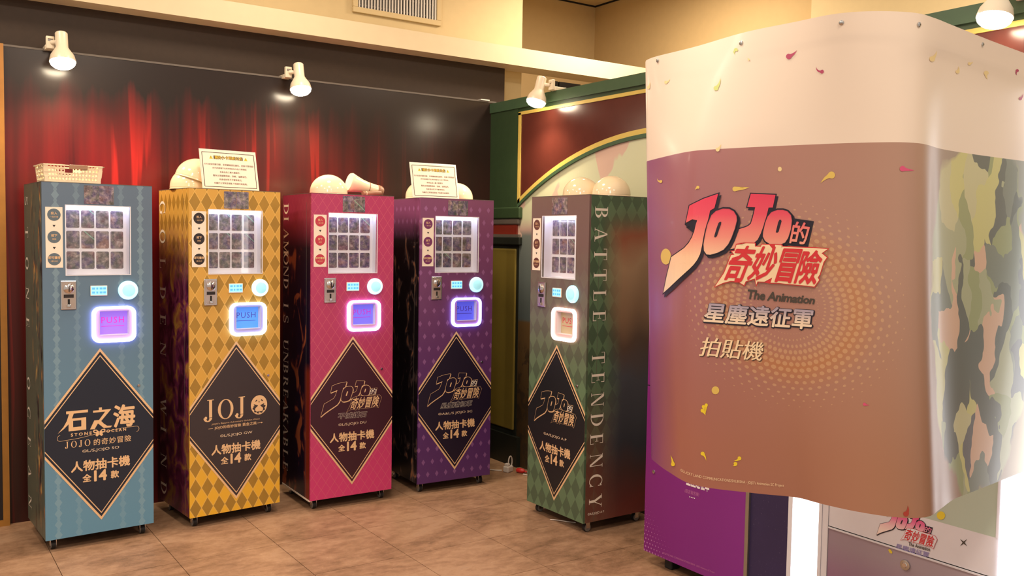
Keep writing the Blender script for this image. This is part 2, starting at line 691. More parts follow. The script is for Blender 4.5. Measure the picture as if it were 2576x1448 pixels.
wall = struct(MB().box(-4.3, 0.03, 0.0, 0.06, 0.0, 2.455).build('wall_back', 'curtain_print'), 'flat display wall printed with a red stage curtain')
MB().box(-4.3, 0.03, -0.003, 0.004, 2.449, 2.459).build('edge_strip', 'gap_line', wall)
MB().box(-4.3, 0.144, 0.07, 0.11, 2.38, 2.712).build('upper_panel', 'black_panel', wall)
MB().box(-0.10, -0.03, -0.01, 0.05, 2.459, 2.466).build('cable_clip', 'white_trim', wall)
struct(MB().box(-6.0, 1.9, -0.08, 0.127, 2.71, 2.832).build('trim_1', 'beam_paint'), 'cream painted beam running above the curtain wall')
struct(MB().box(-6.0, 0.365, 0.18, 1.1, 0.0, 3.6).build('wall_upper', 'plaster'), 'cream plaster wall above the beam, with the air vent')
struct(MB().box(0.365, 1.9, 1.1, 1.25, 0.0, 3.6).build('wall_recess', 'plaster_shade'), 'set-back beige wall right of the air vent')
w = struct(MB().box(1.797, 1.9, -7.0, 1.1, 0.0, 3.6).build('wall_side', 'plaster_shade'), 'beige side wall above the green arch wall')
MB().box(1.70, 1.80, -7.0, -1.3, 0.0, 3.6).build('pilaster', 'plaster', w)
MB().box(1.785, 1.80, -7.0, 1.1, 3.588, 3.6).build('ceiling_joint', 'dark_hole', w)
MB().box(0.365, 1.8, 1.088, 1.105, 3.588, 3.6).build('ceiling_joint', 'dark_hole', w)
struct(MB().box(-6.2, 1.9, -2.2, 1.25, 3.6, 3.7).build('ceiling', 'plaster'), 'cream ceiling over the corner')
for k, (x0, x1) in enumerate([(0.900, 0.926), (0.940, 1.153), (1.227, 1.268), (1.33, 1.50)]):
    struct(MB().box(x0, x1, 0.48, 0.54, 0.0, 2.76).build('trim_%d' % (k + 2), 'black_metal'),
           ['narrow black post under the beam beside the clip lamp', 'wide black board under the beam right of the narrow post', 'thin black post under the beam right of the wide board', 'black board end under the beam nearest the green wall'][k])

# air vent
vent = thing('air_vent', 'cream wall air vent with close vertical slats above the beam', 'vent', (-0.645, 0.18, 2.953))
MB().box(-0.29, 0.29, -0.006, 0.0, 0.03, 0.5).build('duct_back', 'dark_hole', vent)
for a, b, c, d in ((-0.325, 0.325, 0.0, 0.035), (-0.325, 0.325, 0.5, 0.535), (-0.325, -0.29, 0.035, 0.5), (0.29, 0.325, 0.035, 0.5)):
    MB().box(a, b, -0.022, 0.0, c, d).build('frame_bar', 'plaster', vent, bevel=0.003)
sm = MB().box(-0.0035, 0.0035, -0.02, -0.006, 0.035, 0.5).mesh('slat')
sm.materials.append(MATS['white_trim'])
for k in range(27):
    o = bpy.data.objects.new('slat', sm)
    COL.objects.link(o)
    o.parent = vent
    o.location.x = -0.279 + k * 0.0215
for k in range(6):
    MB().box(-0.29, 0.29, -0.0085, -0.0065, 0.05 + k * 0.08, 0.058 + k * 0.08).build('cross_bar', 'grey_moulding', vent)

# green arch wall
aw = struct(MB().box(0.0, 0.05, -6.0, 0.0, 0.0, 2.44).build('wall_right', 'scenery_print'), 'green display wall printed with an arch, pilaster and pale sky')


def slab(name, pts, x0, x1, mat, parent=aw):
    """outline in (y, z) raised from the wall face towards -x"""
    return MB().prism(pts, lambda p, s: (x0 if s == 0 else x1, p[0], p[1])).build(name, mat, parent)


def bx(name, x0, x1, y0, y1, z0, z1, mat, parent=aw, bevel=0.0):
    return MB().box(x0, x1, y0, y1, z0, z1).build(name, mat, parent, bevel=bevel)


bx('fascia', -0.022, 0.06, -6.0, 0.0, 2.375, 2.44, 'green_fascia')
bx('fascia_shadow_board', -0.008, 0.0, -6.0, -0.33, 2.352, 2.375, 'green_paint')  # dark green strip standing in for the shadow under the fascia
bx('pilaster_shaft', -0.012, 0.0, -0.325, 0.0, 1.76, 2.375, 'green_paint')
bx('capital_slab', -0.03, 0.0, -0.384, 0.0, 1.652, 1.728, 'green_paint', bevel=0.008)
bx('capital_neck', -0.014, 0.0, -0.335, 0.0, 1.728, 1.76, 'green_paint')
bx('capital_moulding', -0.022, 0.0, -0.365, 0.0, 1.612, 1.652, 'grey_moulding', bevel=0.01)
bx('capital_block', -0.012, 0.0, -0.331, 0.0, 1.545, 1.612, 'red_block')
bx('capital_moulding', -0.02, 0.0, -0.365, 0.0, 1.53, 1.548, 'grey_moulding')
bx('collar_slab', -0.028, 0.0, -0.385, 0.0, 1.478, 1.53, 'dark_slab', bevel=0.006)
bx('column_edge', -0.006, 0.0, -0.352, 0.0, 0.19, 1.478, 'dark_slab')
bx('column_panel', -0.018, 0.0, -0.332, 0.0, 0.235, 1.452, 'ochre_print', bevel=0.012)
bx('column_base', -0.03, 0.0, -0.40, 0.0, 0.0, 0.20, 'dark_slab')
for k, y0 in enumerate((-0.33, -2.93)):                             # two arches in a row along the wall
    cy, hw, z0, rise = y0 - 1.30, 1.298, 1.745, 0.365

    def arc(t, d=0.0):
        R = (hw * hw + rise * rise) / (2 * rise)
        dy = hw * math.cos(t)
        return (cy + dy, z0 + rise - R + math.sqrt(R * R - dy * dy))
    ts = [PI * i / 40 for i in range(41)]
    up = [arc(t) for t in ts]
    slab('arch_spandrel', [(y0, 2.352)] + [(y0, 1.748)] + up[1:-1] + [(y0 - 2.6, 1.748), (y0 - 2.6, 2.352)], -0.004, 0.0, 'red_print')
    band = MB()
    for a, b in zip(up, up[1:]):
        band.prism([a, b, (b[0], b[1] + 0.029), (a[0], a[1] + 0.029)], lambda p, s: (-0.010 if s == 0 else -0.004, p[0], p[1]))
    band.build('arch_trim', 'yellow_print', aw)
    band = MB()
    for a, b in zip(up, up[1:]):
        band.prism([a, b, (b[0], b[1] - 0.022), (a[0], a[1] - 0.022)], lambda p, s: (-0.012 if s == 0 else 0.0, p[0], p[1]))
    band.build('arch_lip', 'green_fascia', aw)
    bx('side_trim', -0.010, -0.003, y0 - 0.028, y0, 1.74, 2.345, 'yellow_print')
    bx('side_trim', -0.010, -0.003, y0 - 2.6, y0 - 2.572, 1.74, 2.345, 'yellow_print')
    bx('top_trim', -0.010, -0.003, y0 - 2.6, y0, 2.331, 2.352, 'yellow_print')

# framed board at the left edge
fb = thing('framed_board', 'dark board in a thin gold-brown wooden frame at the left edge', 'picture', (-3.3, -0.02, 0.0))
MB().box(-0.32, 0.32, 0.002, 0.018, 0.03, 2.43).build('board', 'poster_dark', fb)
for a, b, c, d in ((0.315, 0.345, 0.0, 2.456), (-0.345, -0.315, 0.0, 2.456), (-0.315, 0.315, 0.0, 0.03), (-0.315, 0.315, 2.426, 2.456)):
    MB().box(a, b, -0.012, 0.018, c, d).build('frame_bar', 'frame_wood', fb)

# ------------------------------------------------------------------ clip lamps on the wall tops
material('lamp_white', srgb(236, 222, 196), rough=0.3)
material('lamp_bulb', srgb(255, 240, 220), rough=0.3, emit=(1.0, 0.84, 0.60, 1), estr=55.0)


def clip_lamp(loc, out, label, side):
    """loc: middle of the lit face; out: direction away from the wall; side: where the arm leaves"""
    t = thing('clip_lamp', label, 'lamp', loc, 0, 'clip lamps along the display walls')
    o = Vector(out)
    ax = (o * 0.26 + Vector((0, 0, -1)) * 0.96).normalized()      # the way the lamp points
    base = -ax * 0.012
    MB().lathe([(0.026, -0.155), (0.030, -0.15), (0.030, -0.075), (0.036, -0.062), (0.056, -0.030), (0.062, -0.004), (0.062, 0.004), (0.058, 0.004), (0.056, -0.02), (0.030, -0.05)], base, ax, 28).build('shade', 'lamp_white', t, True)
    b = MB().lathe([(0.03, -0.045), (0.052, -0.016), (0.060, 0.003), (0.057, 0.016), (0.045, 0.028), (0.024, 0.036), (0.0, 0.038)], base, ax, 24).build('bulb', 'lamp_bulb', t, True)
    s = Vector(side)
    w = MB()
    a0 = base - ax * 0.105
    w.tube([a0 + s * 0.01 - o * 0.015, a0 + s * 0.040 - o * 0.045], 0.012, 12)
    w.build('arm', 'lamp_white', t, True)
    c = a0 + s * 0.046 - o * 0.055
    MB().obox(c, s, o, (0, 0, 1), 0.020, 0.012, 0.032).build('hinge_plate', 'lamp_white', t, bevel=0.004)
    MB().obox(c - o * 0.055 - Vector((0, 0, 0.022)), s, o, (0, 0, 1), 0.022, 0.045, 0.012).build('clamp', 'lamp_white', t, bevel=0.003)
    MB().lathe([(0.014, -0.012), (0.014, 0.012)], c + Vector((0, 0, 0.012)), s, 14).build('clamp_spring', 'steel', t)
    l = bpy.data.lights.new('lamp_light', 'SPOT')
    l.energy = 42
    l.color = (1.0, 0.80, 0.56)
    l.spot_size = math.radians(150)
    l.spot_blend = 0.9
    l.shadow_soft_size = 0.05
    lo = bpy.data.objects.new('lamp_light', l)
    COL.objects.link(lo)
    lo.parent = t
    lo.location = base + ax * 0.045
    lo.rotation_euler = ax.to_track_quat('-Z', 'Y').to_euler()
    return t


clip_lamp((-2.70, -0.135, 2.372), (0, -1, 0), 'lit white clip lamp above the blue machine, leftmost on the curtain wall', (-1, 0, 0))
clip_lamp((-1.433, -0.135, 2.367), (0, -1, 0), 'lit white clip lamp on the curtain wall between the gold and pink machines', (-1, 0, 0))
clip_lamp((-0.13, -0.69, 2.36), (-1, 0, 0), 'lit white clip lamp on the green wall above the green machine', (0, -1, 0))
clip_lamp((-0.13, -3.52, 2.34), (-1, 0, 0), 'lit white clip lamp behind the photo booth, rightmost', (0, -1, 0))

# ------------------------------------------------------------------ card vending machines
W, D, H, ZB = 0.493, 0.4435, 1.75, 0.06
HW = W / 2
WX0, WX1, WZ0, WZ1 = -0.1446, 0.1415, 1.316, 1.642         # display window
PX0, PX1, PZ0, PZ1 = -0.0026, 0.1344, 1.022, 1.140         # delivery window


def diamonds(x, z, px, pz):
    a = x / px + z / pz
    b = x / px - z / pz
    return a, b


def _p_blue():
    v, x, y, z = coords()
    c = None
    d = None
    for cx, w in ((-0.19, 1.0), (-0.10, 0.6), (0.10, 0.6), (0.19, 1.0)):
        zz = (z / 0.052).frac() - 0.5
        q = ((x - cx).abs() / 0.017 + zz.abs() * 2.1).lt(1.0) * (0.32 * w)
        zs = ((z + 0.026) / 0.052).frac() - 0.5
        q2 = ((x - cx).abs() / 0.009 + zs.abs() * 2.6).lt(1.0) * (0.24 * w)
        q = q.max(q2)
        d = q if d is None else d.max(q)
    base = mixc(smooth(z, 1.6, 0.1), srgb(94, 112, 132), srgb(96, 144, 172))
    return mixc(d, base, srgb(150, 180, 190))


def _p_gold(side=False):
    def f():
        v, x, y, z = coords()
        h = y if side else x
        a = h / 0.062 + z / 0.105
        b = h / 0.062 - z / 0.105
        chk = ((a.floor() + b.floor()) * 0.5).frac().gt(0.25)
        fa, fb = (a.frac() - 0.5).abs(), (b.frac() - 0.5).abs()
        line = fa.max(fb).gt(0.465)
        fade = noise(vec(h * 3, z * 2.0, 1.0), 3.0, 2.0)
        dark = mixc(fade, srgb(146, 112, 44), srgb(176, 134, 48))
        lite = mixc(smooth(z, 0.9, 0.1), srgb(206, 158, 70), srgb(230, 176, 48))
        c = mixc(chk, dark, lite)
        c = mixc(line * 0.75, c, srgb(226, 182, 96))
        if side:
            n = noise(vec(y * 3, z * 2.2, 3.0), 3.0, 4.0, 0.6, 0.8)
            art = ramp(n, [(0.34, srgb(30, 14, 30)), (0.44, srgb(74, 24, 56)), (0.52, srgb(120, 48, 92)), (0.58, srgb(158, 96, 62)), (0.66, srgb(190, 148, 70))])
            c = mixc(smooth(z, 1.62, 1.25), c, mixc(smooth(z, 1.0, 0.2), art, mixc(0.55, art, srgb(70, 16, 34))))
        return c
    return f


def _p_pink(side=False):
    def f():
        v, x, y, z = coords()
        h = y if side else x
        a = h / 0.052 + z / 0.076
        b = h / 0.052 - z / 0.076
        fa, fb = (a.frac() - 0.5).abs(), (b.frac() - 0.5).abs()
        line = fa.max(fb).gt(0.474)
        c = mixc(line * 0.5, mixc(smooth(z, 0.7, 0.1), srgb(176, 58, 100), srgb(202, 58, 114)), srgb(210, 110, 120))
        if side:
            n = noise(vec(y * 3, z * 1.8, 8.0), 3.2, 3.0, 0.5, 0.9)
            art = ramp(n, [(0.0, srgb(16, 12, 26)), (0.56, srgb(22, 16, 36)), (0.60, srgb(60, 26, 40)), (0.66, srgb(150, 80, 50))])
            c = mixc(smooth(z, 1.62, 1.45), mixc(0.45, c, srgb(90, 16, 30)), art)
            c = mixc(smooth(y, 0.10, 0.06) * smooth(z, 0.82, 0.76), c, srgb(120, 42, 26))
        return c
    return f


def _p_violet(side=False):
    def f():
        v, x, y, z = coords()
        h = y if side else x
        zc = z / 0.075
        row = zc.floor()
        hh = h / 0.060 + (row * 0.5).frac()
        dx, dz = (hh.frac() - 0.5).abs(), (zc.frac() - 0.5).abs()
        big = (dx * 3.2 + dz * 2.6).lt(0.62)
        c = mixc(smooth(z, 1.75, 0.6), srgb(126, 70, 108), srgb(88, 48, 106))
        c = mixc(big * 0.32, c, srgb(186, 130, 190))
        if side:
            n = noise(vec(y * 4, z * 2.0, 5.0), 3.0, 4.0, 0.6, 1.0)
            art = ramp(n, [(0.0, srgb(12, 10, 14)), (0.56, srgb(24, 20, 24)), (0.62, srgb(74, 60, 60)), (0.68, srgb(150, 100, 70))])
            c = mixc(smooth(z, 1.66, 1.5), c, art)
        return c
    return f


def _p_green(side=False):
    def f():
        v, x, y, z = coords()
        h = y if side else x
        a = h / 0.072 + z / 0.115
        b = h / 0.072 - z / 0.115
        chk = ((a.floor() + b.floor()) * 0.5).frac().gt(0.25)
        g = mixc(chk, srgb(76, 96, 74), srgb(96, 122, 92))
        if side:
            # plain, non-figurative field of the colours of the print
            n = noise(vec(y * 3.0, z * 1.2, 11.0), 1.6, 1.0, 0.4)
            zz = z + (n - 0.5) * 0.35
            art = ramp(smooth(zz, 0.06, 1.74), [(0.0, srgb(112, 54, 48)), (0.14, srgb(84, 60, 58)), (0.24, srgb(66, 68, 76)), (0.42, srgb(88, 90, 98)), (0.54, srgb(104, 84, 72)), (0.64, srgb(150, 118, 90)), (0.78, srgb(182, 148, 114)), (0.88, srgb(160, 96, 70)), (0.96, srgb(112, 104, 80))])
            m = smooth(y + n * 0.12, 0.15, 0.30) * smooth(z, 1.70, 1.56)
            g = mixc(smooth(z, 0.8, 0.3) * 0.8, g, srgb(112, 54, 48))
            return mixc(m, g, art)
        return mixc(smooth(z, 0.75, 1.5), g, srgb(112, 88, 84))
    return f


material('blue_print', build=_p_blue, rough=0.38)
material('blue_side', build=lambda: (lambda c: mixc(smooth(noise(vec(c[2] * 6, c[3] * 1.6, 2.0), 3.0, 4.0, 0.6, 0.9), 0.50, 0.60) * smooth(c[2], 0.30, 0.16), srgb(92, 100, 88), ramp(noise(vec(c[2] * 4, c[3] * 2, 6.0), 4.0, 3.0), [(0.4, srgb(34, 30, 34)), (0.5, srgb(70, 60, 70)), (0.58, srgb(196, 128, 70)), (0.66, srgb(206, 176, 110))])))(coords()), rough=0.38)
material('gold_print', build=_p_gold(), rough=0.36)
material('gold_side', build=_p_gold(True), rough=0.36)
material('pink_print', build=_p_pink(), rough=0.36)
material('pink_side', build=_p_pink(True), rough=0.3)
material('violet_print', build=_p_violet(), rough=0.36)
material('violet_side', build=_p_violet(True), rough=0.3)
material('green_print', build=_p_green(), rough=0.38)
material('green_side', build=_p_green(True), rough=0.34)
for nm, c in (('blue', (26, 34, 50)), ('gold', (56, 46, 48)), ('pink', (58, 18, 34)), ('violet', (30, 20, 42)), ('green', (22, 27, 32))):
    material(nm + '_dark', srgb(*c), rough=0.4)
    material(nm + '_badge', srgb(*{'blue': (92, 106, 116), 'gold': (40, 32, 34), 'pink': (190, 56, 74), 'violet': (112, 46, 96), 'green': (96, 50, 42)}[nm]), rough=0.5)
material('gold_ink', srgb(228, 188, 142), rough=0.45)
material('cream_ink', srgb(226, 200, 170), rough=0.5)
material('side_ink', srgb(240, 228, 212), rough=0.5)
material('label_white', srgb(236, 222, 204), rough=0.5)
material('ink_black', srgb(34, 26, 26), rough=0.6)
material('cabinet_inner', srgb(226, 224, 232), rough=0.5)
material('cabinet_back', srgb(60, 50, 50), rough=0.6)
material('chrome', srgb(206, 200, 198), rough=0.16, metal=1.0)
material('plate_metal', build=grain(srgb(200, 184, 172), 0.06, 50), rough=0.28, metal=0.85)
material('rubber', srgb(26, 24, 24), rough=0.6)
material('wheel_rim', srgb(120, 112, 106), rough=0.4)
material('tube_light', srgb(250, 250, 255), emit=(0.74, 0.80, 1.0, 1), estr=9.0)


def _glass(name):
    m = bpy.data.materials.new(name)
    m.use_nodes = True
    t = m.node_tree
    t.nodes.clear()
    out = t.nodes.new('ShaderNodeOutputMaterial')
    mix = t.nodes.new('ShaderNodeMixShader')
    tr = t.nodes.new('ShaderNodeBsdfTransparent')
    gl = t.nodes.new('ShaderNodeBsdfGlossy')
    gl.inputs['Roughness'].default_value = 0.02
    lw = t.nodes.new('ShaderNodeLayerWeight')
    pw = t.nodes.new('ShaderNodeMath')
    pw.operation = 'POWER'
    pw.inputs[1].default_value = 5.0
    ad = t.nodes.new('ShaderNodeMath')
    ad.operation = 'MULTIPLY_ADD'
    ad.inputs[1].default_value = 0.9
    ad.inputs[2].default_value = 0.035
    lw.inputs['Blend'].default_value = 0.5
    t.links.new(lw.outputs['Facing'], pw.inputs[0])
    t.links.new(pw.outputs[0], ad.inputs[0])
    t.links.new(ad.outputs[0], mix.inputs[0])
    t.links.new(tr.outputs[0], mix.inputs[1])
    t.links.new(gl.outputs[0], mix.inputs[2])
    t.links.new(mix.outputs[0], out.inputs[0])
    MATS[name] = m


_glass('clear_pane')


def _card():
    v, x, y, z = coords()
    oi = X.tree.nodes.new('ShaderNodeObjectInfo')
    r = X(oi.outputs['Random'])
    p = vec(x * 1.0, r * 40.0, z)
    n = noise(p, 42.0, 5.0, 0.68, 0.25)
    hue = noise(vec(x * 0.6, r * 71.0, z * 0.6), 22.0, 2.0)
    c = ramp(n, [(0.30, srgb(44, 38, 48)), (0.43, srgb(90, 78, 92)), (0.52, srgb(130, 114, 124)), (0.62, srgb(172, 152, 154)), (0.72, srgb(204, 194, 194))])
    t = ramp(hue, [(0.3, srgb(120, 70, 60)), (0.45, srgb(96, 110, 80)), (0.55, srgb(86, 80, 130)), (0.7, srgb(160, 110, 70))])
    c = mixc(0.36, c, t)
    gl = ((x * 0.8 + z * 0.9 + r * 0.3) / 0.16).frac()
    foil = gl.lt(0.03) * r.gt(0.7)  # glint of the foil, painted as a pale green streak on some cards
    return mixc(foil * 0.4, c, srgb(150, 230, 190))


material('foil_card', build=_card, rough=0.22, spec=0.6)
material('card_rim', srgb(208, 202, 206), rough=0.4)

LOGO = {
 'J1':[(-0.123,0.6895),(-0.0929,0.6991),(-0.0636,0.704),(-0.0361,0.706),(-0.0458,0.677),(-0.0575,0.6733),(-0.0604,0.6578),(-0.0652,0.6434),(-0.07,0.6253),(-0.0738,0.6108),(-0.0806,0.5965),(-0.0922,0.5828),(-0.1116,0.5716),(-0.1406,0.5558),(-0.1674,0.5399),(-0.1884,0.5235),(-0.1781,0.5592),(-0.1681,0.5931),(-0.1505,0.6008),(-0.1312,0.6101),(-0.1138,0.6188),(-0.1061,0.6283),(-0.1003,0.6407),(-0.0946,0.6568),(-0.0907,0.6643),(-0.1121,0.6583),(-0.1305,0.6524),(-0.1267,0.6705)],
 'O1':[(-0.0526,0.6702),(-0.0418,0.6777),(-0.0241,0.6809),(-0.0102,0.6799),(-0.0012,0.6727),(0.0019,0.6603),(-0.001,0.6437),(-0.0078,0.6238),(-0.0137,0.6094),(-0.0215,0.6007),(-0.0373,0.5965),(-0.0531,0.5951),(-0.0629,0.5978),(-0.0699,0.6067),(-0.07,0.6215),(-0.0652,0.6415),(-0.0594,0.6614)],
 'H1':[(-0.0288,0.6534),(-0.0328,0.6528),(-0.0367,0.6448),(-0.0415,0.6303),(-0.0395,0.6261),(-0.0356,0.628),(-0.0317,0.6388),(-0.0278,0.6496)],
 'J2':[(0.0225,0.7072),(0.0717,0.7032),(0.0658,0.6796),(0.0558,0.6767),(0.0519,0.662),(0.046,0.6474),(0.04,0.6329),(0.0341,0.6241),(0.0241,0.6174),(0.0022,0.6136),(-0.0136,0.6056),(-0.003,0.6402),(0.008,0.6421),(0.0199,0.6477),(0.0258,0.6584),(0.0317,0.6794),(0.0147,0.677)],
 'O2':[(0.0539,0.6637),(0.0659,0.6759),(0.08,0.6795),(0.0942,0.6765),(0.1044,0.6682),(0.1066,0.6558),(0.1046,0.6409),(0.0987,0.6244),(0.0906,0.6194),(0.0703,0.6192),(0.0542,0.6243),(0.0471,0.6342),(0.048,0.6473)],
 'H2':[(0.0801,0.6588),(0.0761,0.6582),(0.0721,0.6472),(0.0712,0.6388),(0.0742,0.6377),(0.0772,0.6431),(0.0806,0.6541)],
 'DE':[(0.1096,0.6556),(0.1474,0.6564),(0.1395,0.6229),(0.1007,0.6223)],
 'PL':[(0.0012,0.6137),(0.0181,0.6179),(0.0361,0.6211),(0.0866,0.6178),(0.1663,0.616),(0.1788,0.6007),(0.1667,0.5694),(0.1587,0.5435),(0.1443,0.5505),(0.1075,0.5481),(0.0427,0.5483),(0.0387,0.5421),(0.0326,0.5511),(0.0197,0.5429),(0.0027,0.5491),(-0.0172,0.5463),(-0.0359,0.5359),(-0.0154,0.5704),(-0.0076,0.5958)],
 'TX':[(0.0042,0.6125),(0.1663,0.6122),(0.1545,0.5505),(-0.0192,0.5502)],
 'SUB':[(-0.0831,0.5338),(0.0893,0.529),(0.0814,0.4976),(-0.0878,0.5009)]}


def caster(parent, x, y):
    c = MB().box(x - 0.02, x + 0.02, y - 0.02, y + 0.02, ZB - 0.006, ZB)
    for s in (-1, 1):
        c.box(x + s * 0.013 - 0.0015, x + s * 0.013 + 0.0015, y - 0.012, y + 0.012, 0.020, ZB - 0.006)
    o = c.build('caster', 'chrome', parent)
    MB().lathe([(0.012, -0.010), (0.0225, -0.009), (0.0225, 0.009), (0.012, 0.010)], (x, y, 0.0225), (1, 0, 0), 20).build('wheel', 'rubber', o, True)
    MB().lathe([(0.0165, -0.0118), (0.0195, -0.0118), (0.0195, 0.0118), (0.0165, 0.0118)], (x, y, 0.0225), (1, 0, 0), 20).build('wheel_ring', 'wheel_rim', o, True)
    return o


def rounded(x0, x1, z0, z1, r, n=6):
    out = []
    for cx, cz, a in ((x1 - r, z1 - r, 0), (x0 + r, z1 - r, PI / 2), (x0 + r, z0 + r, PI), (x1 - r, z0 + r, 1.5 * PI)):
        for k in range(n + 1):
            w = a + PI / 2 * k / n
            out.append((cx + r * math.cos(w), cz + r * math.sin(w)))
    return out


def ring_mesh(outer, inner, y0, y1):
    m = MB()
    n = len(outer)
    for k in range(n):
        k2 = (k + 1) % n
        o0, o1, i0, i1 = outer[k], outer[k2], inner[k], inner[k2]
        for (a, b, c, d) in (((o0, y0), (o1, y0), (i1, y0), (i0, y0)), ((o0, y1), (o0, y0), (i0, y0), (i0, y1))):
            pass
        m.poly([(o0[0], y0, o0[1]), (o1[0], y0, o1[1]), (i1[0], y0, i1[1]), (i0[0], y0, i0[1])])
        m.poly([(o0[0], y0, o0[1]), (o1[0], y0, o1[1]), (o1[0], y1, o1[1]), (o0[0], y1, o0[1])])
        m.poly([(i0[0], y0, i0[1]), (i1[0], y0, i1[1]), (i1[0], y1, i1[1]), (i0[0], y1, i0[1])])
    return m


card_me = MB().prism(rounded(-0.0292, 0.0292, -0.0420, 0.0420, 0.006, 3), lambda p, s: (p[0], 0.0 if s == 0 else 0.0008, p[1])).mesh('trading_card')
card_me.materials.append(MATS['foil_card'])
ROWS = ('top', 'middle', 'bottom')
COLS = ('first', 'second', 'third', 'fourth')


def machine(tone, loc, deg, label, word, word_side, glow, flap, flap_glow, push_ink, title, copy_line):
    t = thing('card_vending_machine', label, 'vending machine', (loc[0], loc[1], 0), math.radians(deg), 'card vending machines')
    P, S = tone + '_print', tone + '_side'
    # front door, with the two openings left free
    xs = [-HW, WX0, PX0, PX1, WX1, HW]
    zs = [ZB, PZ0, PZ1, WZ0, WZ1, H]
    fr = MB()
    for i in range(5):
        for j in range(5):
            x0, x1, z0, z1 = xs[i], xs[i + 1], zs[j], zs[j + 1]
            if j == 3 and 1 <= i <= 3:
                continue
            if j == 1 and i == 2:
                continue
            fr.box(x0, x1, 0.0, 0.012, z0, z1)
    front = fr.build('front_door', P, t)
    MB().box(-HW, -HW + 0.012, 0.012, D, ZB, H).build('side_panel', S, t)
    MB().box(HW - 0.012, HW, 0.012, D, ZB, H).build('side_panel', S, t)
    MB().box(-HW + 0.012, HW - 0.012, D - 0.01, D, ZB, H).build('back_panel', 'cabinet_back', t)
    MB().box(-HW + 0.012, HW - 0.012, 0.012, D - 0.01, H - 0.012, H - 0.001).build('top_panel', P, t)
    MB().box(-HW + 0.012, HW - 0.012, 0.012, D - 0.01, ZB, ZB + 0.012).build('bottom_panel', 'cabinet_back', t)
    for s in (-1, 1):
        MB().box(s * HW - 0.0006, s * HW + 0.0006, 0.068, 0.0695, ZB, 1.70).build('door_seam', 'gap_line', t)
        MB().box(min(s * (HW - 0.001), s * (HW + 0.0006)), max(s * (HW - 0.001), s * (HW + 0.0006)), 0.0, D, H - 0.0025, H + 0.0005).build('top_edge', 'gap_line', t)
    MB().box(-HW, HW, -0.0005, 0.003, H - 0.002, H + 0.0006).build('top_edge', 'gap_line', t)
    for x in (-0.205, 0.205):
        for y in (0.058, 0.40):
            caster(t, x, y)
    # display window
    box = MB()
    bk = 0.060
    box.box(WX0 - 0.004, WX1 + 0.004, bk, bk + 0.004, WZ0 - 0.004, WZ1 + 0.004)
    box.box(WX0 - 0.004, WX0, 0.012, bk, WZ0 - 0.004, WZ1 + 0.004)
    box.box(WX1, WX1 + 0.004, 0.012, bk, WZ0 - 0.004, WZ1 + 0.004)
    box.box(WX0, WX1, 0.012, bk, WZ0 - 0.004, WZ0)
    box.box(WX0, WX1, 0.012, bk, WZ1, WZ1 + 0.004)
    case = box.build('display_case', 'cabinet_inner', t)
    MB().box(WX0 + 0.01, WX1 - 0.01, 0.020, 0.036, WZ1 - 0.010, WZ1 - 0.001).build('light_strip', 'tube_light', case)
    MB().box(WX0, WX1, 0.004, 0.007, WZ0, WZ1).build('window_pane', 'clear_pane', t)
    fx = MB()
    e = 0.004
    for a, b, c, d in ((WX0 - e, WX1 + e, WZ0 - e, WZ0), (WX0 - e, WX1 + e, WZ1, WZ1 + e), (WX0 - e, WX0, WZ0, WZ1), (WX1, WX1 + e, WZ0, WZ1)):
        fx.box(a, b, -0.002, 0.003, c, d)
    fx.build('window_frame', 'cabinet_inner', t)
    for r in range(3):
        for c in range(4):
            o = bpy.data.objects.new('trading_card', card_me)
            COL.objects.link(o)
            m = Matrix.Translation((loc[0], loc[1], 0)) @ Matrix.Rotation(math.radians(deg), 4, 'Z')
            o.matrix_world = m @ Matrix.Translation((-0.103 + c * 0.0662, bk - 0.0012, 1.5805 - r * 0.0985))
            tag(o, '%s foil card from the left in the %s row of the %s machine window' % (COLS[c], ROWS[r], word), 'card', 'foil cards in the %s machine window' % word)
    # card stickers above the window
    for k in range(2):
        st = MB().prism(rounded(-0.065 + k * 0.067, 0.0005 + k * 0.067, 1.652, 1.740, 0.003, 2), lambda p, s: (p[0], -0.0012 if s == 0 else 0.0, p[1]))
        st.build('card_sticker', 'foil_card', front)
    # instruction strip
    pl = lambda d: (lambda x, z, e=0.0: (x, -d - e, z))
    strip = Print().poly(rect(-0.2325, -0.159, 1.350, 1.633)).build('instruction_strip', 'label_white', pl(0.0010), front)
    for z, a, b in ((1.597, '投入', '一枚代幣'), (1.4935, '按下', '按鈕'), (1.390, '即可獲得', '1張卡片')):
        Print().disc((-0.1958, z), 0.0285, 32).build('badge', tone + '_badge', pl(0.0014), front)
        Print().line(a, -0.1958, z + 0.001, 0.0125, 0.02, maxw=0.050).line(b, -0.1958, z - 0.014, 0.0085, 0.0, maxw=0.044).build('badge_lettering', 'gold_ink', pl(0.0019), front)
    for z in (1.545, 1.442):
        Print().poly([(-0.2025, z + 0.005), (-0.189, z + 0.005), (-0.1958, z - 0.006)]).build('arrow', 'ink_black', pl(0.0014), front)
    # coin acceptor
    co = MB().box(-0.172, -0.103, -0.007, 0.0, 1.152, 1.289).build('coin_acceptor', 'chrome', t, bevel=0.003)
    MB().box(-0.167, -0.108, -0.0085, -0.006, 1.158, 1.283).build('face_plate', 'plate_metal', co)
    MB().lathe([(0.023, 0.0), (0.023, 0.004), (0.017, 0.009), (0.0, 0.010)], (-0.1375, -0.0085, 1.252), (0, -1, 0), 24).build('coin_dial', 'chrome', co, True)
    MB().box(-0.1395, -0.1355, -0.0195, -0.0170, 1.236, 1.268).build('coin_slot', 'ink_black', co)
    MB().box(-0.159, -0.116, -0.0105, -0.0080, 1.208, 1.224).build('name_tab', 'ink_black', co)
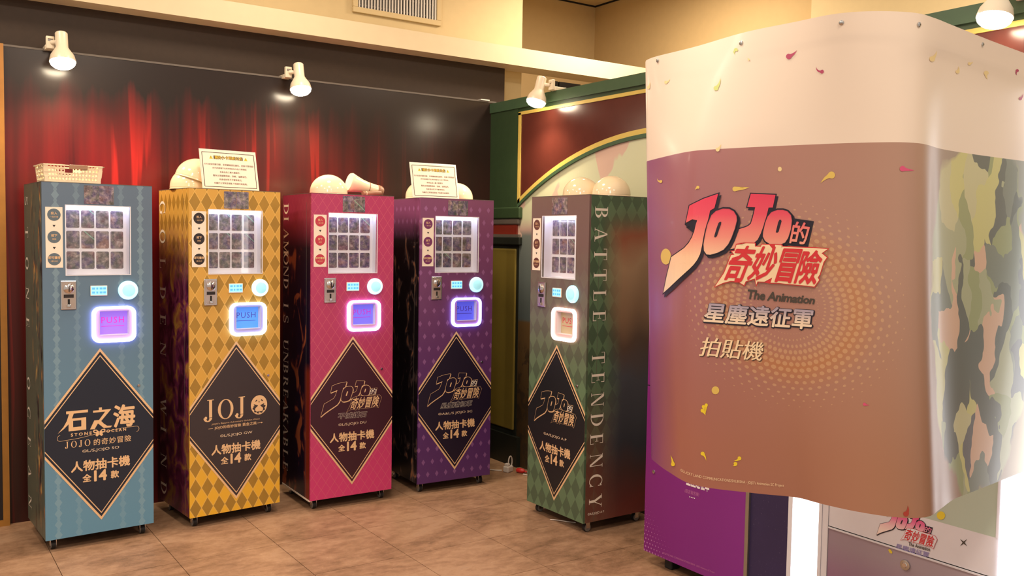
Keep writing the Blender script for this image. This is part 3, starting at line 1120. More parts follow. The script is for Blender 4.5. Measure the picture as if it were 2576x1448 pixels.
    MB().box(-0.142, -0.133, -0.0100, -0.0080, 1.176, 1.202).build('return_slot', 'dark_hole', co)
    MB().box(-0.146, -0.129, -0.0180, -0.0080, 1.163, 1.177).build('return_lever', 'chrome', co, bevel=0.002)
    for x in (-0.163, -0.112):
        for z in (1.163, 1.278):
            MB().lathe([(0.0025, 0), (0.002, 0.0015)], (x, -0.0085, z), (0, -1, 0), 8).build('screw', 'chrome', co)
    # counter screen and button
    sc = MB().box(-0.0415, 0.0345, -0.006, 0.0, 1.214, 1.263).build('counter_screen', 'label_white', t, bevel=0.002)
    MB().box(-0.0385, 0.0315, -0.0068, -0.0055, 1.2185, 1.2600).build('screen_face', 'screen_blue', sc)
    sg = Print()
    for z in (1.2445, 1.2255):
        for x, w in ((-0.035, 0.014), (-0.016, 0.009), (-0.001, 0.013), (0.015, 0.013)):
            sg.poly(rect(x, x + w, z, z + 0.010))
    sg.build('screen_segments', 'screen_segment', pl(0.0072), sc)
    bt = MB().lathe([(0.046, 0.0), (0.046, 0.010), (0.042, 0.016), (0.032, 0.018), (0.030, 0.018)], (0.130, 0.0, 1.238), (0, -1, 0), 32).build('push_button', tone + '_button', t, True)
    MB().lathe([(0.030, 0.016), (0.029, 0.021), (0.018, 0.025), (0.0, 0.026)], (0.130, 0.0, 1.238), (0, -1, 0), 28).build('button_cap', 'button_cap', bt, True)
    # delivery window with its light ring
    o1 = rounded(-0.0366, 0.1644, 0.987, 1.161, 0.036)
    o2 = rounded(-0.0366 + 0.016, 0.1644 - 0.015, 0.987 + 0.014, 1.161 - 0.012, 0.026)
    i2 = rounded(PX0, PX1, PZ0, PZ1, 0.006)
    dl = ring_mesh(o1, o2, -0.014, 0.0).build('light_ring', tone + '_ring', t)
    ring_mesh(o2, i2, -0.006, 0.012).build('bezel', tone + '_bezel', dl)
    fl = MB()
    a = 0.0
    for q in ((PX0, PX0 + 0.002, PZ0, PZ1), (PX1 - 0.002, PX1, PZ0, PZ1), (PX0, PX1, PZ0, PZ0 + 0.002), (PX0, PX1, PZ1 - 0.002, PZ1)):
        fl.box(q[0], q[1], -0.004, 0.032, q[2], q[3])
    fl.build('chute_frame', 'cabinet_inner', dl)
    fp = MB().box(PX0, PX1, 0.026, 0.030, PZ0, PZ1).build('flap', tone + '_flap', t)
    Print().line('PUSH', 0.0655, 1.078, 0.030, 0.0, 1.15, maxw=0.105).poly(rect(0.012, 0.118, 1.062, 1.0645)).build('flap_lettering', tone + '_push', lambda x, z, e=0.0: (x, 0.0252 - e, z), fp)
    MB().lathe([(0.0075, 0.0), (0.0075, 0.004), (0.006, 0.006)], (0.1775, 0.0, 0.765), (0, -1, 0), 16).build('lock', 'chrome', front, True)
    # diamond panel
    zc = 0.5405
    for k, (b, mt) in enumerate(((0.420, 'gold_ink'), (0.4035, tone + '_dark'), (0.3875, 'gold_ink'), (0.3805, tone + '_dark'))):
        a = b * 0.75
        lim = HW - 0.0003
        zz = b * (1 - lim / a) if a > lim else 0.0
        xx = min(a, lim)
        Print().poly([(0, zc + b), (xx, zc + zz), (xx, zc - zz - 1e-5), (0, zc - b), (-xx, zc - zz - 1e-5), (-xx, zc + zz)]).build('diamond_panel' if k % 2 else 'diamond_border', mt, pl(0.0008 + 0.0003 * k), front)
    Print().line('人物抽卡機', 0.0, 0.372, 0.050, 0.028, maxw=0.266).build('lettering', 'gold_ink', pl(0.0024), front)
    Print().line('全', -0.064, 0.3185, 0.036, 0.028).line('14', -0.003, 0.316, 0.050, 0.035, 0.95).line('款', 0.063, 0.3185, 0.036, 0.028).build('lettering', 'gold_ink', pl(0.0024), front)
    Print().text(copy_line[0], rect(-copy_line[1] / 2, copy_line[1] / 2, 0.4575, 0.4755), 0.004).build('small_lettering', 'cream_ink', pl(0.0024), front)
    title(front, pl, tone)
    # word down the side
    if word_side:
        sgn, text, z0, pitch, hgt, d0 = word_side
        for k, ch in enumerate(text):
            if ch == ' ':
                continue
            zt = z0 - k * pitch
            P_ = Print()
            if sgn < 0:     # left side: letter tops point to the front
                serif(ch, P_, lambda a, b, zt=zt: (d0 - b * hgt, zt - a * hgt))
            else:           # right side: letter tops point to the back
                serif(ch, P_, lambda a, b, zt=zt: (d0 + b * hgt, zt - a * hgt))
            P_.build('side_letter', 'side_ink', lambda d, z, e=0.0: (sgn * (HW + 0.0012 + e), d, z), t)
    return t


def title_stone(front, pl, tone):
    Pn = Print()
    kx = [(-0.19, -0.19), (-0.133, -0.153), (-0.018, -0.057), (0.004, -0.034), (0.108, 0.052), (0.12, 0.06)]

    def fit(pts):
        out = []
        for x, z in pts:
            for (a0, b0), (a1, b1) in zip(kx, kx[1:]):
                if x <= a1 or a1 == 0.12:
                    out.append((b0 + (x - a0) * (b1 - b0) / (a1 - a0), z))
                    break
        return out
    # the first sign
    Pn.poly(fit([(-0.133, 0.668), (0.0 - 0.018, 0.668), (-0.018, 0.655), (-0.093, 0.655), (-0.103, 0.632), (-0.028, 0.632), (-0.028, 0.572), (-0.121, 0.572), (-0.121, 0.606), (-0.150, 0.585), (-0.190, 0.566), (-0.152, 0.595), (-0.130, 0.622), (-0.118, 0.655), (-0.133, 0.655)]))
    # the second sign
    Pn.poly(fit([(0.004, 0.660), (0.036, 0.660), (0.036, 0.672), (0.052, 0.672), (0.052, 0.660), (0.104, 0.660), (0.048, 0.606), (0.062, 0.592), (0.080, 0.580), (0.108, 0.578), (0.100, 0.570), (0.062, 0.570), (0.030, 0.596), (0.012, 0.570), (-0.010, 0.570), (0.010, 0.612), (0.036, 0.612), (0.070, 0.650), (0.004, 0.650)]))
    Pn.text('海', rect(0.060, 0.157, 0.568, 0.674), 0.03)
    Pn.build('title_lettering', 'gold_ink', pl(0.0024), front)
    Print().poly(rect(-0.123, -0.087, 0.590, 0.620)).build('title_counter', tone + '_dark', pl(0.0027), front)
    Print().text('STONE', rect(-0.133, -0.041, 0.546, 0.560), 0.03, 1.5).build('subtitle_lettering', 'gold_ink', pl(0.0024), front)
    Print().text('OCEAN', rect(0.026, 0.116, 0.546, 0.560), 0.03, 1.5).build('subtitle_lettering', 'gold_ink', pl(0.0024), front)
    arc = [(-0.180 + 0.013 * math.cos(w), 0.5425 + 0.014 * math.sin(w)) for w in [PI * 0.5 + PI * k / 8 for k in range(9)]]
    pts = arc + [(-0.10, 0.5335), (0.0, 0.548), (0.1, 0.561), (0.160, 0.5625)] + [(0.165 + 0.013 * math.cos(w), 0.549 + 0.0135 * math.sin(w)) for w in [PI * 0.5 - PI * k / 8 for k in range(9)]]
    Print().stroke(pts, 0.0016).build('swoosh', 'gold_ink', pl(0.0022), front)
    # butterfly emblem
    bf = Print()
    for s in (-1, 1):
        bf.poly([(-0.007 + s * 0.001, 0.556), (-0.007 + s * 0.012, 0.566), (-0.007 + s * 0.024, 0.567), (-0.007 + s * 0.029, 0.560), (-0.007 + s * 0.024, 0.551), (-0.007 + s * 0.014, 0.548), (-0.007 + s * 0.017, 0.538), (-0.007 + s * 0.010, 0.532), (-0.007 + s * 0.001, 0.540)])
    bf.build('butterfly_emblem', 'gold_ink', pl(0.0026), front)
    for s in (-1, 1):
        Print().disc((-0.007 + s * 0.017, 0.5585), 0.006, 12, 0.0035).build('butterfly_mark', tone + '_dark', pl(0.0029), front)
    Pn = Print()
    x = -0.158
    for ch in 'JOJO':
        w = serif(ch, Pn, lambda a, b, x=x: (x + a * 0.030, 0.492 + b * 0.031))
        x += w * 0.030 + 0.010
    Pn.text('的奇妙冒險', rect(-0.032, 0.140, 0.490, 0.522), 0.006, 1.12)
    Pn.build('subtitle_lettering', 'gold_ink', pl(0.0024), front)


def title_wind(front, pl, tone):
    Pn = Print()
    for ch, x, s in (('J', -0.170, 0.108), ('O', -0.100, 0.102), ('J', -0.002, 0.108)):
        serif(ch, Pn, lambda a, b, x=x, s=s: (x + a * s * 0.98, 0.556 + b * s))
    Pn.disc((0.126, 0.610), 0.046, 40, 0.052)
    Pn.build('title_lettering', 'gold_ink', pl(0.0024), front)
    em = Print()
    cx, cz = 0.126, 0.597
    em.poly([(cx + 0.034 * math.cos(w) * (1 + 0.10 * math.sin(10 * w)), cz + 0.031 * math.sin(w) * (1 + 0.10 * math.sin(10 * w))) for w in [PI * 0.9 + PI * 1.2 * k / 50 for k in range(51)]] + [(cx, cz + 0.006)])
    em.poly([(cx - 0.030, cz + 0.020), (cx - 0.026, cz + 0.010), (cx, cz + 0.003), (cx + 0.026, cz + 0.010), (cx + 0.030, cz + 0.020), (cx, cz + 0.008)])
    for s in (-1, 1):
        em.poly([(cx + s * 0.010, 0.634), (cx + s * 0.020, 0.628), (cx + s * 0.022, 0.632), (cx + s * 0.013, 0.640)])
    em.disc((cx, 0.626), 0.003, 10)
    em.build('ladybird_emblem', tone + '_dark', pl(0.0028), front)
    sp = Print()
    sp.disc((cx - 0.010, cz - 0.010), 0.0125, 20).disc((cx + 0.010, cz - 0.010), 0.0125, 20).poly([(cx - 0.022, cz - 0.006), (cx, cz + 0.016), (cx + 0.022, cz - 0.006), (cx, cz - 0.014)]).poly([(cx - 0.0015, cz - 0.010), (cx + 0.0015, cz - 0.010), (cx + 0.002, cz - 0.031), (cx - 0.002, cz - 0.031)])
    sp.build('emblem_heart', 'gold_ink', pl(0.0031), front)
    Print().text("JOJO's Bizarre Adventure Golden Wind", rect(-0.133, 0.128, 0.529, 0.539), 0.0).text('JOJO的奇妙冒險 黃金之風', rect(-0.118, 0.112, 0.503, 0.523), 0.012).stroke([(-0.150, 0.513), (-0.126, 0.513)], 0.0018).stroke([(0.117, 0.513), (0.140, 0.513)], 0.0018).poly([(0.138, 0.517), (0.148, 0.513), (0.138, 0.509)]).build('subtitle_lettering', 'gold_ink', pl(0.0024), front)


def jojo_flat(front, pl, tone, sub=None, dx=0.0, dz=0.0):
    mv = lambda pts, ax=0.0, az=0.0: [(p[0] + dx + ax, p[1] + dz + az) for p in pts]
    g = Print()
    for k in ('J2', 'O2', 'J1', 'O1'):
        g.poly(grow(mv(LOGO[k], 0.0026, -0.0030), 0.0016))
        g.poly(grow(mv(LOGO[k]), 0.0016))
    g.build('emblem_outline', 'gold_ink', pl(0.0022), front)
    d = Print()
    for k in ('J1', 'J2', 'O1', 'O2'):
        d.poly(mv(LOGO[k]))
    d.build('emblem_fill', tone + '_dark', pl(0.0025), front)
    g = Print()
    g.stroke(grow(mv(LOGO['O1']), 0.0008)[5:9] + [], 0.0016)
    g.stroke(mv(LOGO['O1']) + mv(LOGO['O1'])[:1], 0.0017).stroke(mv(LOGO['O2']) + mv(LOGO['O2'])[:1], 0.0017)
    g.poly(mv(LOGO['H1'])).poly(mv(LOGO['H2']))
    g.poly(grow(mv(LOGO['DE']), 0.0028))
    g.poly(grow(mv(LOGO['PL']), 0.0012))
    g.build('emblem_outline', 'gold_ink', pl(0.0028), front)
    d = Print()
    d.poly(grow(mv(LOGO['DE']), 0.0012)).poly(mv(LOGO['PL']))
    d.build('emblem_fill', tone + '_dark', pl(0.0031), front)
    Print().text('奇妙冒険', mv(LOGO['TX']), 0.014).build('emblem_lettering', 'gold_ink', pl(0.0034), front)
    Print().text('的', mv(LOGO['DE']), 0.01).build('emblem_lettering', 'side_ink', pl(0.0034), front)
    if sub:
        q = sub[1] or LOGO['SUB']
        Print().text(sub[0], mv(q), 0.045, 1.05).build('subtitle_outline', 'side_ink', pl(0.0022), front)
        Print().text(sub[0], mv(q), 0.020, 1.05).build('subtitle_lettering', tone + '_dark', pl(0.0026), front)


def glow_mats(tone, ring, rs, button, flap, fs, push, bezel):
    material(tone + '_ring', srgb(240, 240, 250), emit=ring + (1,), estr=rs)
    material(tone + '_button', srgb(170, 225, 232), rough=0.3, emit=button + (1,), estr=0.85)
    material(tone + '_flap', srgb(*flap), rough=0.25, emit=srgb(*flap), estr=fs)
    material(tone + '_push', srgb(*push), rough=0.4, emit=srgb(*push), estr=0.35)
    material(tone + '_bezel', srgb(*bezel), rough=0.4)


material('screen_blue', srgb(120, 200, 240), emit=(0.22, 0.62, 1.0, 1), estr=1.5)
material('screen_segment', srgb(70, 140, 190), emit=(0.14, 0.46, 0.78, 1), estr=0.8)
material('button_cap', srgb(150, 215, 228), rough=0.25, emit=(0.45, 0.90, 1.0, 1), estr=0.55)
glow_mats('blue', (0.52, 0.42, 1.0), 7.0, (0.55, 0.95, 1.0), (150, 110, 226), 0.7, (226, 50, 200), (205, 180, 225))
glow_mats('gold', (0.34, 0.52, 1.0), 7.0, (0.85, 0.95, 0.80), (78, 142, 232), 0.7, (70, 70, 170), (170, 160, 200))
glow_mats('pink', (0.42, 0.46, 1.0), 7.0, (0.70, 0.90, 1.0), (112, 104, 226), 0.7, (190, 50, 190), (205, 150, 180))
glow_mats('violet', (0.28, 0.34, 1.0), 7.0, (0.50, 0.95, 0.95), (88, 92, 222), 0.6, (70, 50, 150), (170, 120, 170))
glow_mats('green', (1.0, 0.52, 0.46), 6.0, (0.45, 0.85, 1.0), (196, 178, 142), 0.12, (200, 50, 70), (222, 190, 190))

M1 = machine('blue', (-2.615, -0.575), 2.985, 'blue-grey card vending machine with a white basket on top', 'blue', (-1, 'STONE OCEAN', 1.690, 0.150, 0.075, 0.415), None, None, None, None, title_stone, ('©L/S,JOJO SO', 0.168))
M2 = machine('gold', (-1.952, -0.566), 5.147, 'gold diamond-patterned card vending machine with a notice and domes on top', 'gold', (-1, 'GOLDEN WIND', 1.690, 0.152, 0.088, 0.432), None, None, None, None, title_wind, ('©L/S,JOJO GW', 0.176))
M3 = machine('pink', (-1.313, -0.619), -0.874, 'crimson pink card vending machine with a hair dryer on top', 'pink', (-1, 'DIAMOND IS UNBREAKABLE', 1.700, 0.0715, 0.078, 0.428), None, None, None, None,
             lambda f, pl, tone: jojo_flat(f, pl, tone, ('不滅鑽石', None)), ('©L/S,JOJO DU', 0.168))
M4 = machine('violet', (-0.648, -0.634), -2.952, 'dark purple card vending machine beside the green pilaster', 'purple', None, None, None, None, None,
             lambda f, pl, tone: jojo_flat(f, pl, tone, ('星塵遠征軍', [(-0.092, 0.5338), (0.116, 0.5338), (0.108, 0.500), (-0.102, 0.500)])), ('©A&L/S JOJO SC', 0.232))
M5 = machine('green', (-0.526, -1.469), -89.552, 'green and brown card vending machine turned side-on against the arch wall', 'green', (1, 'BATTLE TENDENCY', 1.690, 0.1063, 0.085, 0.037), None, None, None, None,
             lambda f, pl, tone: jojo_flat(f, pl, tone), ('©A/S.JOJO A P', 0.20))
Print().line('©A/S.JOJO A P', 0.03, 0.094, 0.017, 0.004, align='l', maxw=0.18).build('side_lettering', 'side_ink', lambda d, z, e=0.0: (HW + 0.0012 + e, d, z), M5)
MB().box(-HW - 0.002, -HW + 0.012, 0.012, D, ZB - 0.008, ZB + 0.001).build('bottom_edge_strip', 'label_white', M3)

# ------------------------------------------------------------------ things on top of the machines
def on_machine(m, x, y, z=H):
    r = m.rotation_euler.z
    return (m.location.x + math.cos(r) * x - math.sin(r) * y, m.location.y + math.sin(r) * x + math.cos(r) * y, z)


material('basket_plastic', srgb(244, 222, 186), rough=0.4)
material('dome_plastic', srgb(244, 222, 184), rough=0.12, spec=0.6)
material('paper_white', srgb(244, 224, 204), rough=0.5)
material('acrylic_edge', srgb(226, 220, 206), rough=0.2)
material('notice_yellow', srgb(226, 190, 40), rough=0.5)
material('notice_ink', srgb(92, 62, 44), rough=0.6)
material('frame_line', srgb(58, 40, 32), rough=0.6)
material('dryer_body', srgb(246, 228, 192), rough=0.22)
material('dryer_brown', srgb(158, 120, 92), rough=0.4)

# plastic basket with punched holes
bk = thing('plastic_basket', 'cream plastic basket with punched holes on the blue machine', 'basket', on_machine(M1, -0.10, 0.05), math.radians(2.985))
bw, bd, bh = 0.262, 0.19, 0.085


def holed_wall(fmap, w, h, nx, rows, m0, name, skip=None):
    """a wall with round (octagonal) holes; fmap(s, t) -> 3-D, s in metres along, t in metres up"""
    m = MB()
    px = (w - 2 * m0) / nx
    zs = [0.010 + k * 0.019 for k in range(rows + 1)]
    m.poly([fmap(0, 0), fmap(w, 0), fmap(w, zs[0]), fmap(0, zs[0])])
    m.poly([fmap(0, zs[-1]), fmap(w, zs[-1]), fmap(w, h), fmap(0, h)]) if skip is None else None
    for k in range(rows):
        z0, z1 = zs[k], zs[k + 1]
        m.poly([fmap(0, z0), fmap(m0, z0), fmap(m0, z1), fmap(0, z1)])
        m.poly([fmap(w - m0, z0), fmap(w, z0), fmap(w, z1), fmap(w - m0, z1)])
        for i in range(nx):
            x0, x1 = m0 + i * px, m0 + (i + 1) * px
            if skip and skip(k, i):
                continue
            cx, cz, r = (x0 + x1) / 2, (z0 + z1) / 2, min(px, z1 - z0) * 0.29
            sq = [(x1, z1), (cx, z1), (x0, z1), (x0, cz), (x0, z0), (cx, z0), (x1, z0), (x1, cz)]
            oc = [(cx + r * math.cos(PI / 4 * (q + 1)), cz + r * math.sin(PI / 4 * (q + 1))) for q in range(8)]
            for q in range(8):
                q2 = (q + 1) % 8
                m.poly([fmap(*sq[q]), fmap(*sq[q2]), fmap(*oc[q2]), fmap(*oc[q])])
    if skip is not None:
        a, b = m0 + px * 4.6, m0 + px * 10.4
        for s0, s1 in ((0, a), (b, w)):
            m.poly([fmap(s0, zs[-1]), fmap(s1, zs[-1]), fmap(s1, h), fmap(s0, h)])
        m.poly([fmap(a, h - 0.006), fmap(b, h - 0.006), fmap(b, h), fmap(a, h)])
    o = m.build(name, 'basket_plastic', bk)
    so = o.modifiers.new('thickness', 'SOLIDIFY')
    so.thickness = 0.002
    return o


tap = 0.11
hole_skip = lambda k, i: k >= 2 and 4.6 < i + 0.5 < 10.4
holed_wall(lambda s, t: (-bw / 2 + s * (1 + 0.0) + (0.010 - t * tap) * (1 - 2 * s / bw), 0.008 - t * tap, t), bw, bh, 15, 4, 0.017, 'front_wall', hole_skip)
holed_wall(lambda s, t: (-bw / 2 + s + (0.010 - t * tap) * (1 - 2 * s / bw), bd - 0.008 + t * tap, t), bw, bh, 15, 4, 0.017, 'back_wall', hole_skip)
for sg in (-1, 1):
    holed_wall(lambda s, t: (sg * (bw / 2 - 0.010 + t * tap), s + (0.008 - t * tap) * (1 - 2 * s / bd), t), bd, bh, 6, 4, 0.012, 'end_wall')
MB().box(-bw / 2 + 0.010, bw / 2 - 0.010, 0.008, bd - 0.008, 0.0, 0.003).build('base', 'basket_plastic', bk)
rm = MB()
for y0, y1 in ((-0.006, 0.001), (bd - 0.001, bd + 0.006)):
    rm.box(-bw / 2 - 0.006, bw / 2 + 0.006, y0, y1, bh - 0.005, bh)
for x0, x1 in ((-bw / 2 - 0.006, -bw / 2 + 0.001), (bw / 2 - 0.001, bw / 2 + 0.006)):
    rm.box(x0, x1, -0.006, bd + 0.006, bh - 0.005, bh)
rm.build('rim', 'basket_plastic', bk)
MB().box(-0.018, 0.062, -0.009, 0.004, bh - 0.019, bh + 0.0015).build('handle_grip', 'dryer_brown', bk, bevel=0.002)


# white half-round domes
def dome_profile(r, t=0.003):
    ri = r - t
    pr = [(ri * math.cos(PI / 2 * k / 10) if k < 10 else 0.0, 0.015 + (ri - 0.005) * math.sin(PI / 2 * k / 10)) for k in range(10, -1, -1)] + [(ri, 0.0)]
    pr += [(r + 0.001, 0.0), (r + 0.002, 0.002), (r, 0.006), (r, 0.010), (r + 0.0006, 0.012), (r, 0.015)]
    for k in range(1, 15):
        w = PI / 2 * k / 14
        pr.append((r * math.cos(w) if k < 14 else 0.0, 0.015 + (r - 0.005) * math.sin(w)))
    return pr


def dome(m, x, y, r, label, tilt=None, dz=0.0):
    o = MB().lathe(dome_profile(r), (0, 0, 0), (0, 0, 1), 40).build('plastic_dome', 'dome_plastic', None, True)
    o.location = on_machine(m, x, y, H + dz)
    if tilt:
        o.rotation_euler = tilt
    return tag(o, label, 'dome', 'white plastic domes on the machines')


dome(M2, -0.155, 0.225, 0.104, 'white plastic dome standing flat on the gold machine behind the notice')
dome(M2, -0.128, 0.215, 0.113, 'white plastic dome tilted over another dome on the gold machine', (0.06, 0.30, 0.05), 0.042)
dome(M3, -0.066, 0.20, 0.106, 'single white plastic dome beside the hair dryer on the pink machine')
dome(M4, -0.126, 0.23, 0.100, 'white plastic dome left of the notice on the purple machine')
dome(M4, 0.120, 0.24, 0.100, 'white plastic dome right of the notice on the purple machine')
dome(M5, -0.085, 0.215, 0.102, 'white plastic dome on the green machine, the further left one')
dome(M5, 0.118, 0.255, 0.102, 'white plastic dome on the green machine, nearest the photo booth')

# hair dryer lying on its side on the pink machine
hd = thing('hair_dryer', 'cream hair dryer with brown folded handle lying on the pink machine', 'hair dryer', on_machine(M3, 0.140, 0.19), math.radians(-0.874))
ax = Vector((0.97, -0.03, -0.24)).normalized()
c0 = Vector((-0.078, 0.0, 0.0775))
MB().lathe([(0.052, -0.010), (0.056, 0.0), (0.050, 0.022), (0.038, 0.070), (0.033, 0.110), (0.0325, 0.150), (0.032, 0.170)], c0, ax, 28).build('barrel', 'dryer_body', hd, True)
MB().lathe([(0.0345, 0.110), (0.0345, 0.114)], c0, ax, 28).build('seam_ring', 'dryer_brown', hd, True)
MB().lathe([(0.033, 0.165), (0.035, 0.172), (0.034, 0.190), (0.028, 0.203), (0.0, 0.206)], c0, ax, 28).build('rear_cap', 'dryer_brown', hd, True)
for k in range(4):
    MB().obox(c0 + ax * 0.2005 + Vector((0.003, 0, -0.012 + k * 0.008)), (0, 1, 0), (0, 0, 1), (1, 0, 0), 0.018, 0.0015, 0.004).build('vent_slot', 'ink_black', hd)
MB().tube([c0 + ax * 0.178 + Vector((0.0, -0.025, -0.012)), (0.045, -0.052, 0.020), (0.005, -0.060, 0.0155), (-0.030, -0.062, 0.0145)], 0.0145, 14).build('handle', 'dryer_brown', hd, True)
MB().lathe([(0.0152, 0.0), (0.0152, 0.004)], (-0.006, -0.0605, 0.0152), (-1, -0.03, 0), 14).build('handle_band', 'dryer_body', hd)


# notices
def notice(m, cx, label, deg):
    t = thing('notice_sign', label, 'sign', on_machine(m, cx, 0.035), math.radians(deg), 'flaw notices on the machines')
    th = math.radians(14)
    up = Vector((0, math.sin(th), math.cos(th)))
    nr = Vector((0, -math.cos(th), math.sin(th)))
    pw, ph = 0.306, 0.214

    def at(d):
        return lambda x, z, e=0.0: Vector((x, 0, 0.0006)) + up * z + nr * (d + e)
    pf = at(0.0)
    board = MB().prism(rect(-pw / 2, pw / 2, 0, ph), lambda p, s: pf(p[0], p[1]) - nr * (0.0 if s == 0 else 0.003)).build('acrylic_board', 'acrylic_edge', t)
    pg = Print().poly(rect(-pw / 2 + 0.004, pw / 2 - 0.004, 0.004, ph - 0.006)).build('paper', 'paper_white', at(0.0006), t)
    ln = Print()
    q = rect(-pw / 2 + 0.013, pw / 2 - 0.013, 0.013, ph - 0.017)
    ln.stroke(q + q[:1], 0.0030)
    ln.build('border_line', 'frame_line', at(0.0010), pg)
    Print().line('關於小卡瑕疵公告', 0, 0.1625, 0.0185, 0.055, 1.02, maxw=0.158).build('heading_outline', 'frame_line', at(0.0010), pg)
    Print().line('關於小卡瑕疵公告', 0, 0.1632, 0.0170, 0.012, 1.05, maxw=0.156).build('heading', 'notice_yellow', at(0.0014), pg)
    for s in (-1, 1):
        Print().poly([(s * 0.094 - 0.0095, 0.1625), (s * 0.094 + 0.0095, 0.1625), (s * 0.094, 0.1800)]).build('warning_triangle', 'notice_yellow', at(0.0010), pg)
        Print().poly(rect(s * 0.094 - 0.001, s * 0.094 + 0.001, 0.1685, 0.1755)).poly(rect(s * 0.094 - 0.001, s * 0.094 + 0.001, 0.1648, 0.1668)).build('warning_mark', 'frame_line', at(0.0014), pg)
    for z, txt, mw in ((0.128, '卡片本身的壓切線、非明顯破損及變形、刮痕不算瑕疵!', 0.268), (0.108, '5秒內肉眼看不出來的瑕疵為允收(不算瑕疵)', 0.214), (0.088, '本商品為工廠大量製作,', 0.118),
                       (0.068, '難免出現細微瑕疵、刮痕、溢膠溢色、', 0.184), (0.048, '色差或材質不平整等情況,', 0.128), (0.028, '均屬於正常製造現象,不保證完美無瑕。', 0.196)):
        Print().line(txt, 0, z, 0.0105, 0.012, maxw=mw).build('notice_lettering', 'notice_ink', at(0.0010), pg)
    return t


notice(M2, -0.010, 'printed flaw notice with yellow heading standing on the gold machine', 5.147)
notice(M4, -0.126, 'printed flaw notice with yellow heading standing on the purple machine', -2.952)

# ------------------------------------------------------------------ leads on the floor
material('cord_white', srgb(214, 204, 194), rough=0.5)
material('plug_red', srgb(196, 40, 36), rough=0.4)


def lead(name, pts, r, mat, label, cat):
    P = [Vector(p) for p in pts]
    out = []
    for k in range(len(P) - 1):
        p0, p1, p2, p3 = P[max(k - 1, 0)], P[k], P[k + 1], P[min(k + 2, len(P) - 1)]
        for q in range(6):
            u = q / 6
            out.append(0.5 * ((2 * p1) + (p2 - p0) * u + (2 * p0 - 5 * p1 + 4 * p2 - p3) * u * u + (3 * p1 - p0 - 3 * p2 + p3) * u ** 3))
    out.append(P[-1])
    return tag(MB().tube(out, r, 8).build(name, mat, None, True), label, cat)


lead('power_cord', [(-1.08, -0.15, 0.005), (-1.02, -0.22, 0.005), (-0.955, -0.262, 0.005), (-0.91, -0.16, 0.005), (-0.76, -0.11, 0.005), (-0.62, -0.10, 0.005), (-0.38, -0.115, 0.005), (-0.30, -0.25, 0.005), (-0.20, -0.395, 0.005), (-0.165, -0.43, 0.006)], 0.004, 'cord_white', 'white power cord running behind the purple machine to the adaptor', 'cord')
lead('power_cord', [(-0.10, -0.58, 0.006), (-0.085, -0.62, 0.005), (-0.05, -0.72, 0.005), (-0.045, -0.90, 0.005)], 0.004, 'cord_white', 'white cord from the red plug to behind the green machine', 'cord')
lead('power_cord', [(-0.10, -0.505, 0.018), (-0.06, -0.54, 0.006), (-0.03, -0.60, 0.005), (-0.03, -0.85, 0.005)], 0.0035, 'cord_white', 'thin white cord behind the red plug along the arch wall', 'cord')
lead('wire_offcut', [(-0.515, -1.425, 0.004), (-0.495, -1.455, 0.006), (-0.46, -1.50, 0.004), (-0.43, -1.54, 0.004)], 0.0025, 'cord_white', 'short pale wire lying under the front of the green machine', 'wire')
pa = thing('plug_adaptor', 'white plug adaptor with a looped cord on the floor by the pilaster', 'plug', (-0.135, -0.46, 0.0), math.radians(20))
MB().box(-0.030, 0.030, -0.022, 0.022, 0.0, 0.040).build('adaptor_body', 'cord_white', pa, bevel=0.007)
MB().box(-0.024, 0.002, -0.016, 0.016, 0.038, 0.058).build('plug_head', 'cord_white', pa, bevel=0.006)
MB().tube([Vector((0.022 + 0.020 * math.cos(w) * 1.0, 0.0, 0.062 + 0.036 * math.sin(w))) for w in [2 * PI * k / 20 for k in range(20)]], 0.0045, 8, True).build('cord_loop', 'cord_white', pa, True)
rp = thing('red_plug', 'small red plug lying beside the white adaptor', 'plug', (-0.085, -0.53, 0.0), math.radians(-62))
MB().lathe([(0.009, -0.030), (0.014, -0.024), (0.016, 0.0), (0.013, 0.022), (0.007, 0.030)], (0, 0, 0.0165), (1, 0, 0), 14).build('plug_body', 'plug_red', rp, True)
MB().tube([(0.028, 0, 0.0165), (0.045, 0, 0.012)], 0.0045, 8).build('cord_end', 'plug_red', rp, True)

# ------------------------------------------------------------------ photo booth against the arch wall
BX = -0.531                                                  # its front plane


def _purple():
    v, x, y, z = coords()
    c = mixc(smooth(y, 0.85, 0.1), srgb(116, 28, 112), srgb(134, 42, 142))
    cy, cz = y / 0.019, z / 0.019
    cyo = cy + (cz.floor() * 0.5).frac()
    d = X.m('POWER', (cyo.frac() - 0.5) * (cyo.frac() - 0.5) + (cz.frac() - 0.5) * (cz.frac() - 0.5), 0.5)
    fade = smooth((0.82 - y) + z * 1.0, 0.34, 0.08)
    return mixc(d.lt(fade * 0.26) * 0.55, c, srgb(196, 140, 190))


def _door():
    v, x, y, z = coords()
    return mixc(smooth(z, 0.40, 0.10), mixc(smooth(y, -0.05, -0.75), srgb(150, 132, 150), srgb(172, 160, 172)), srgb(140, 70, 132))


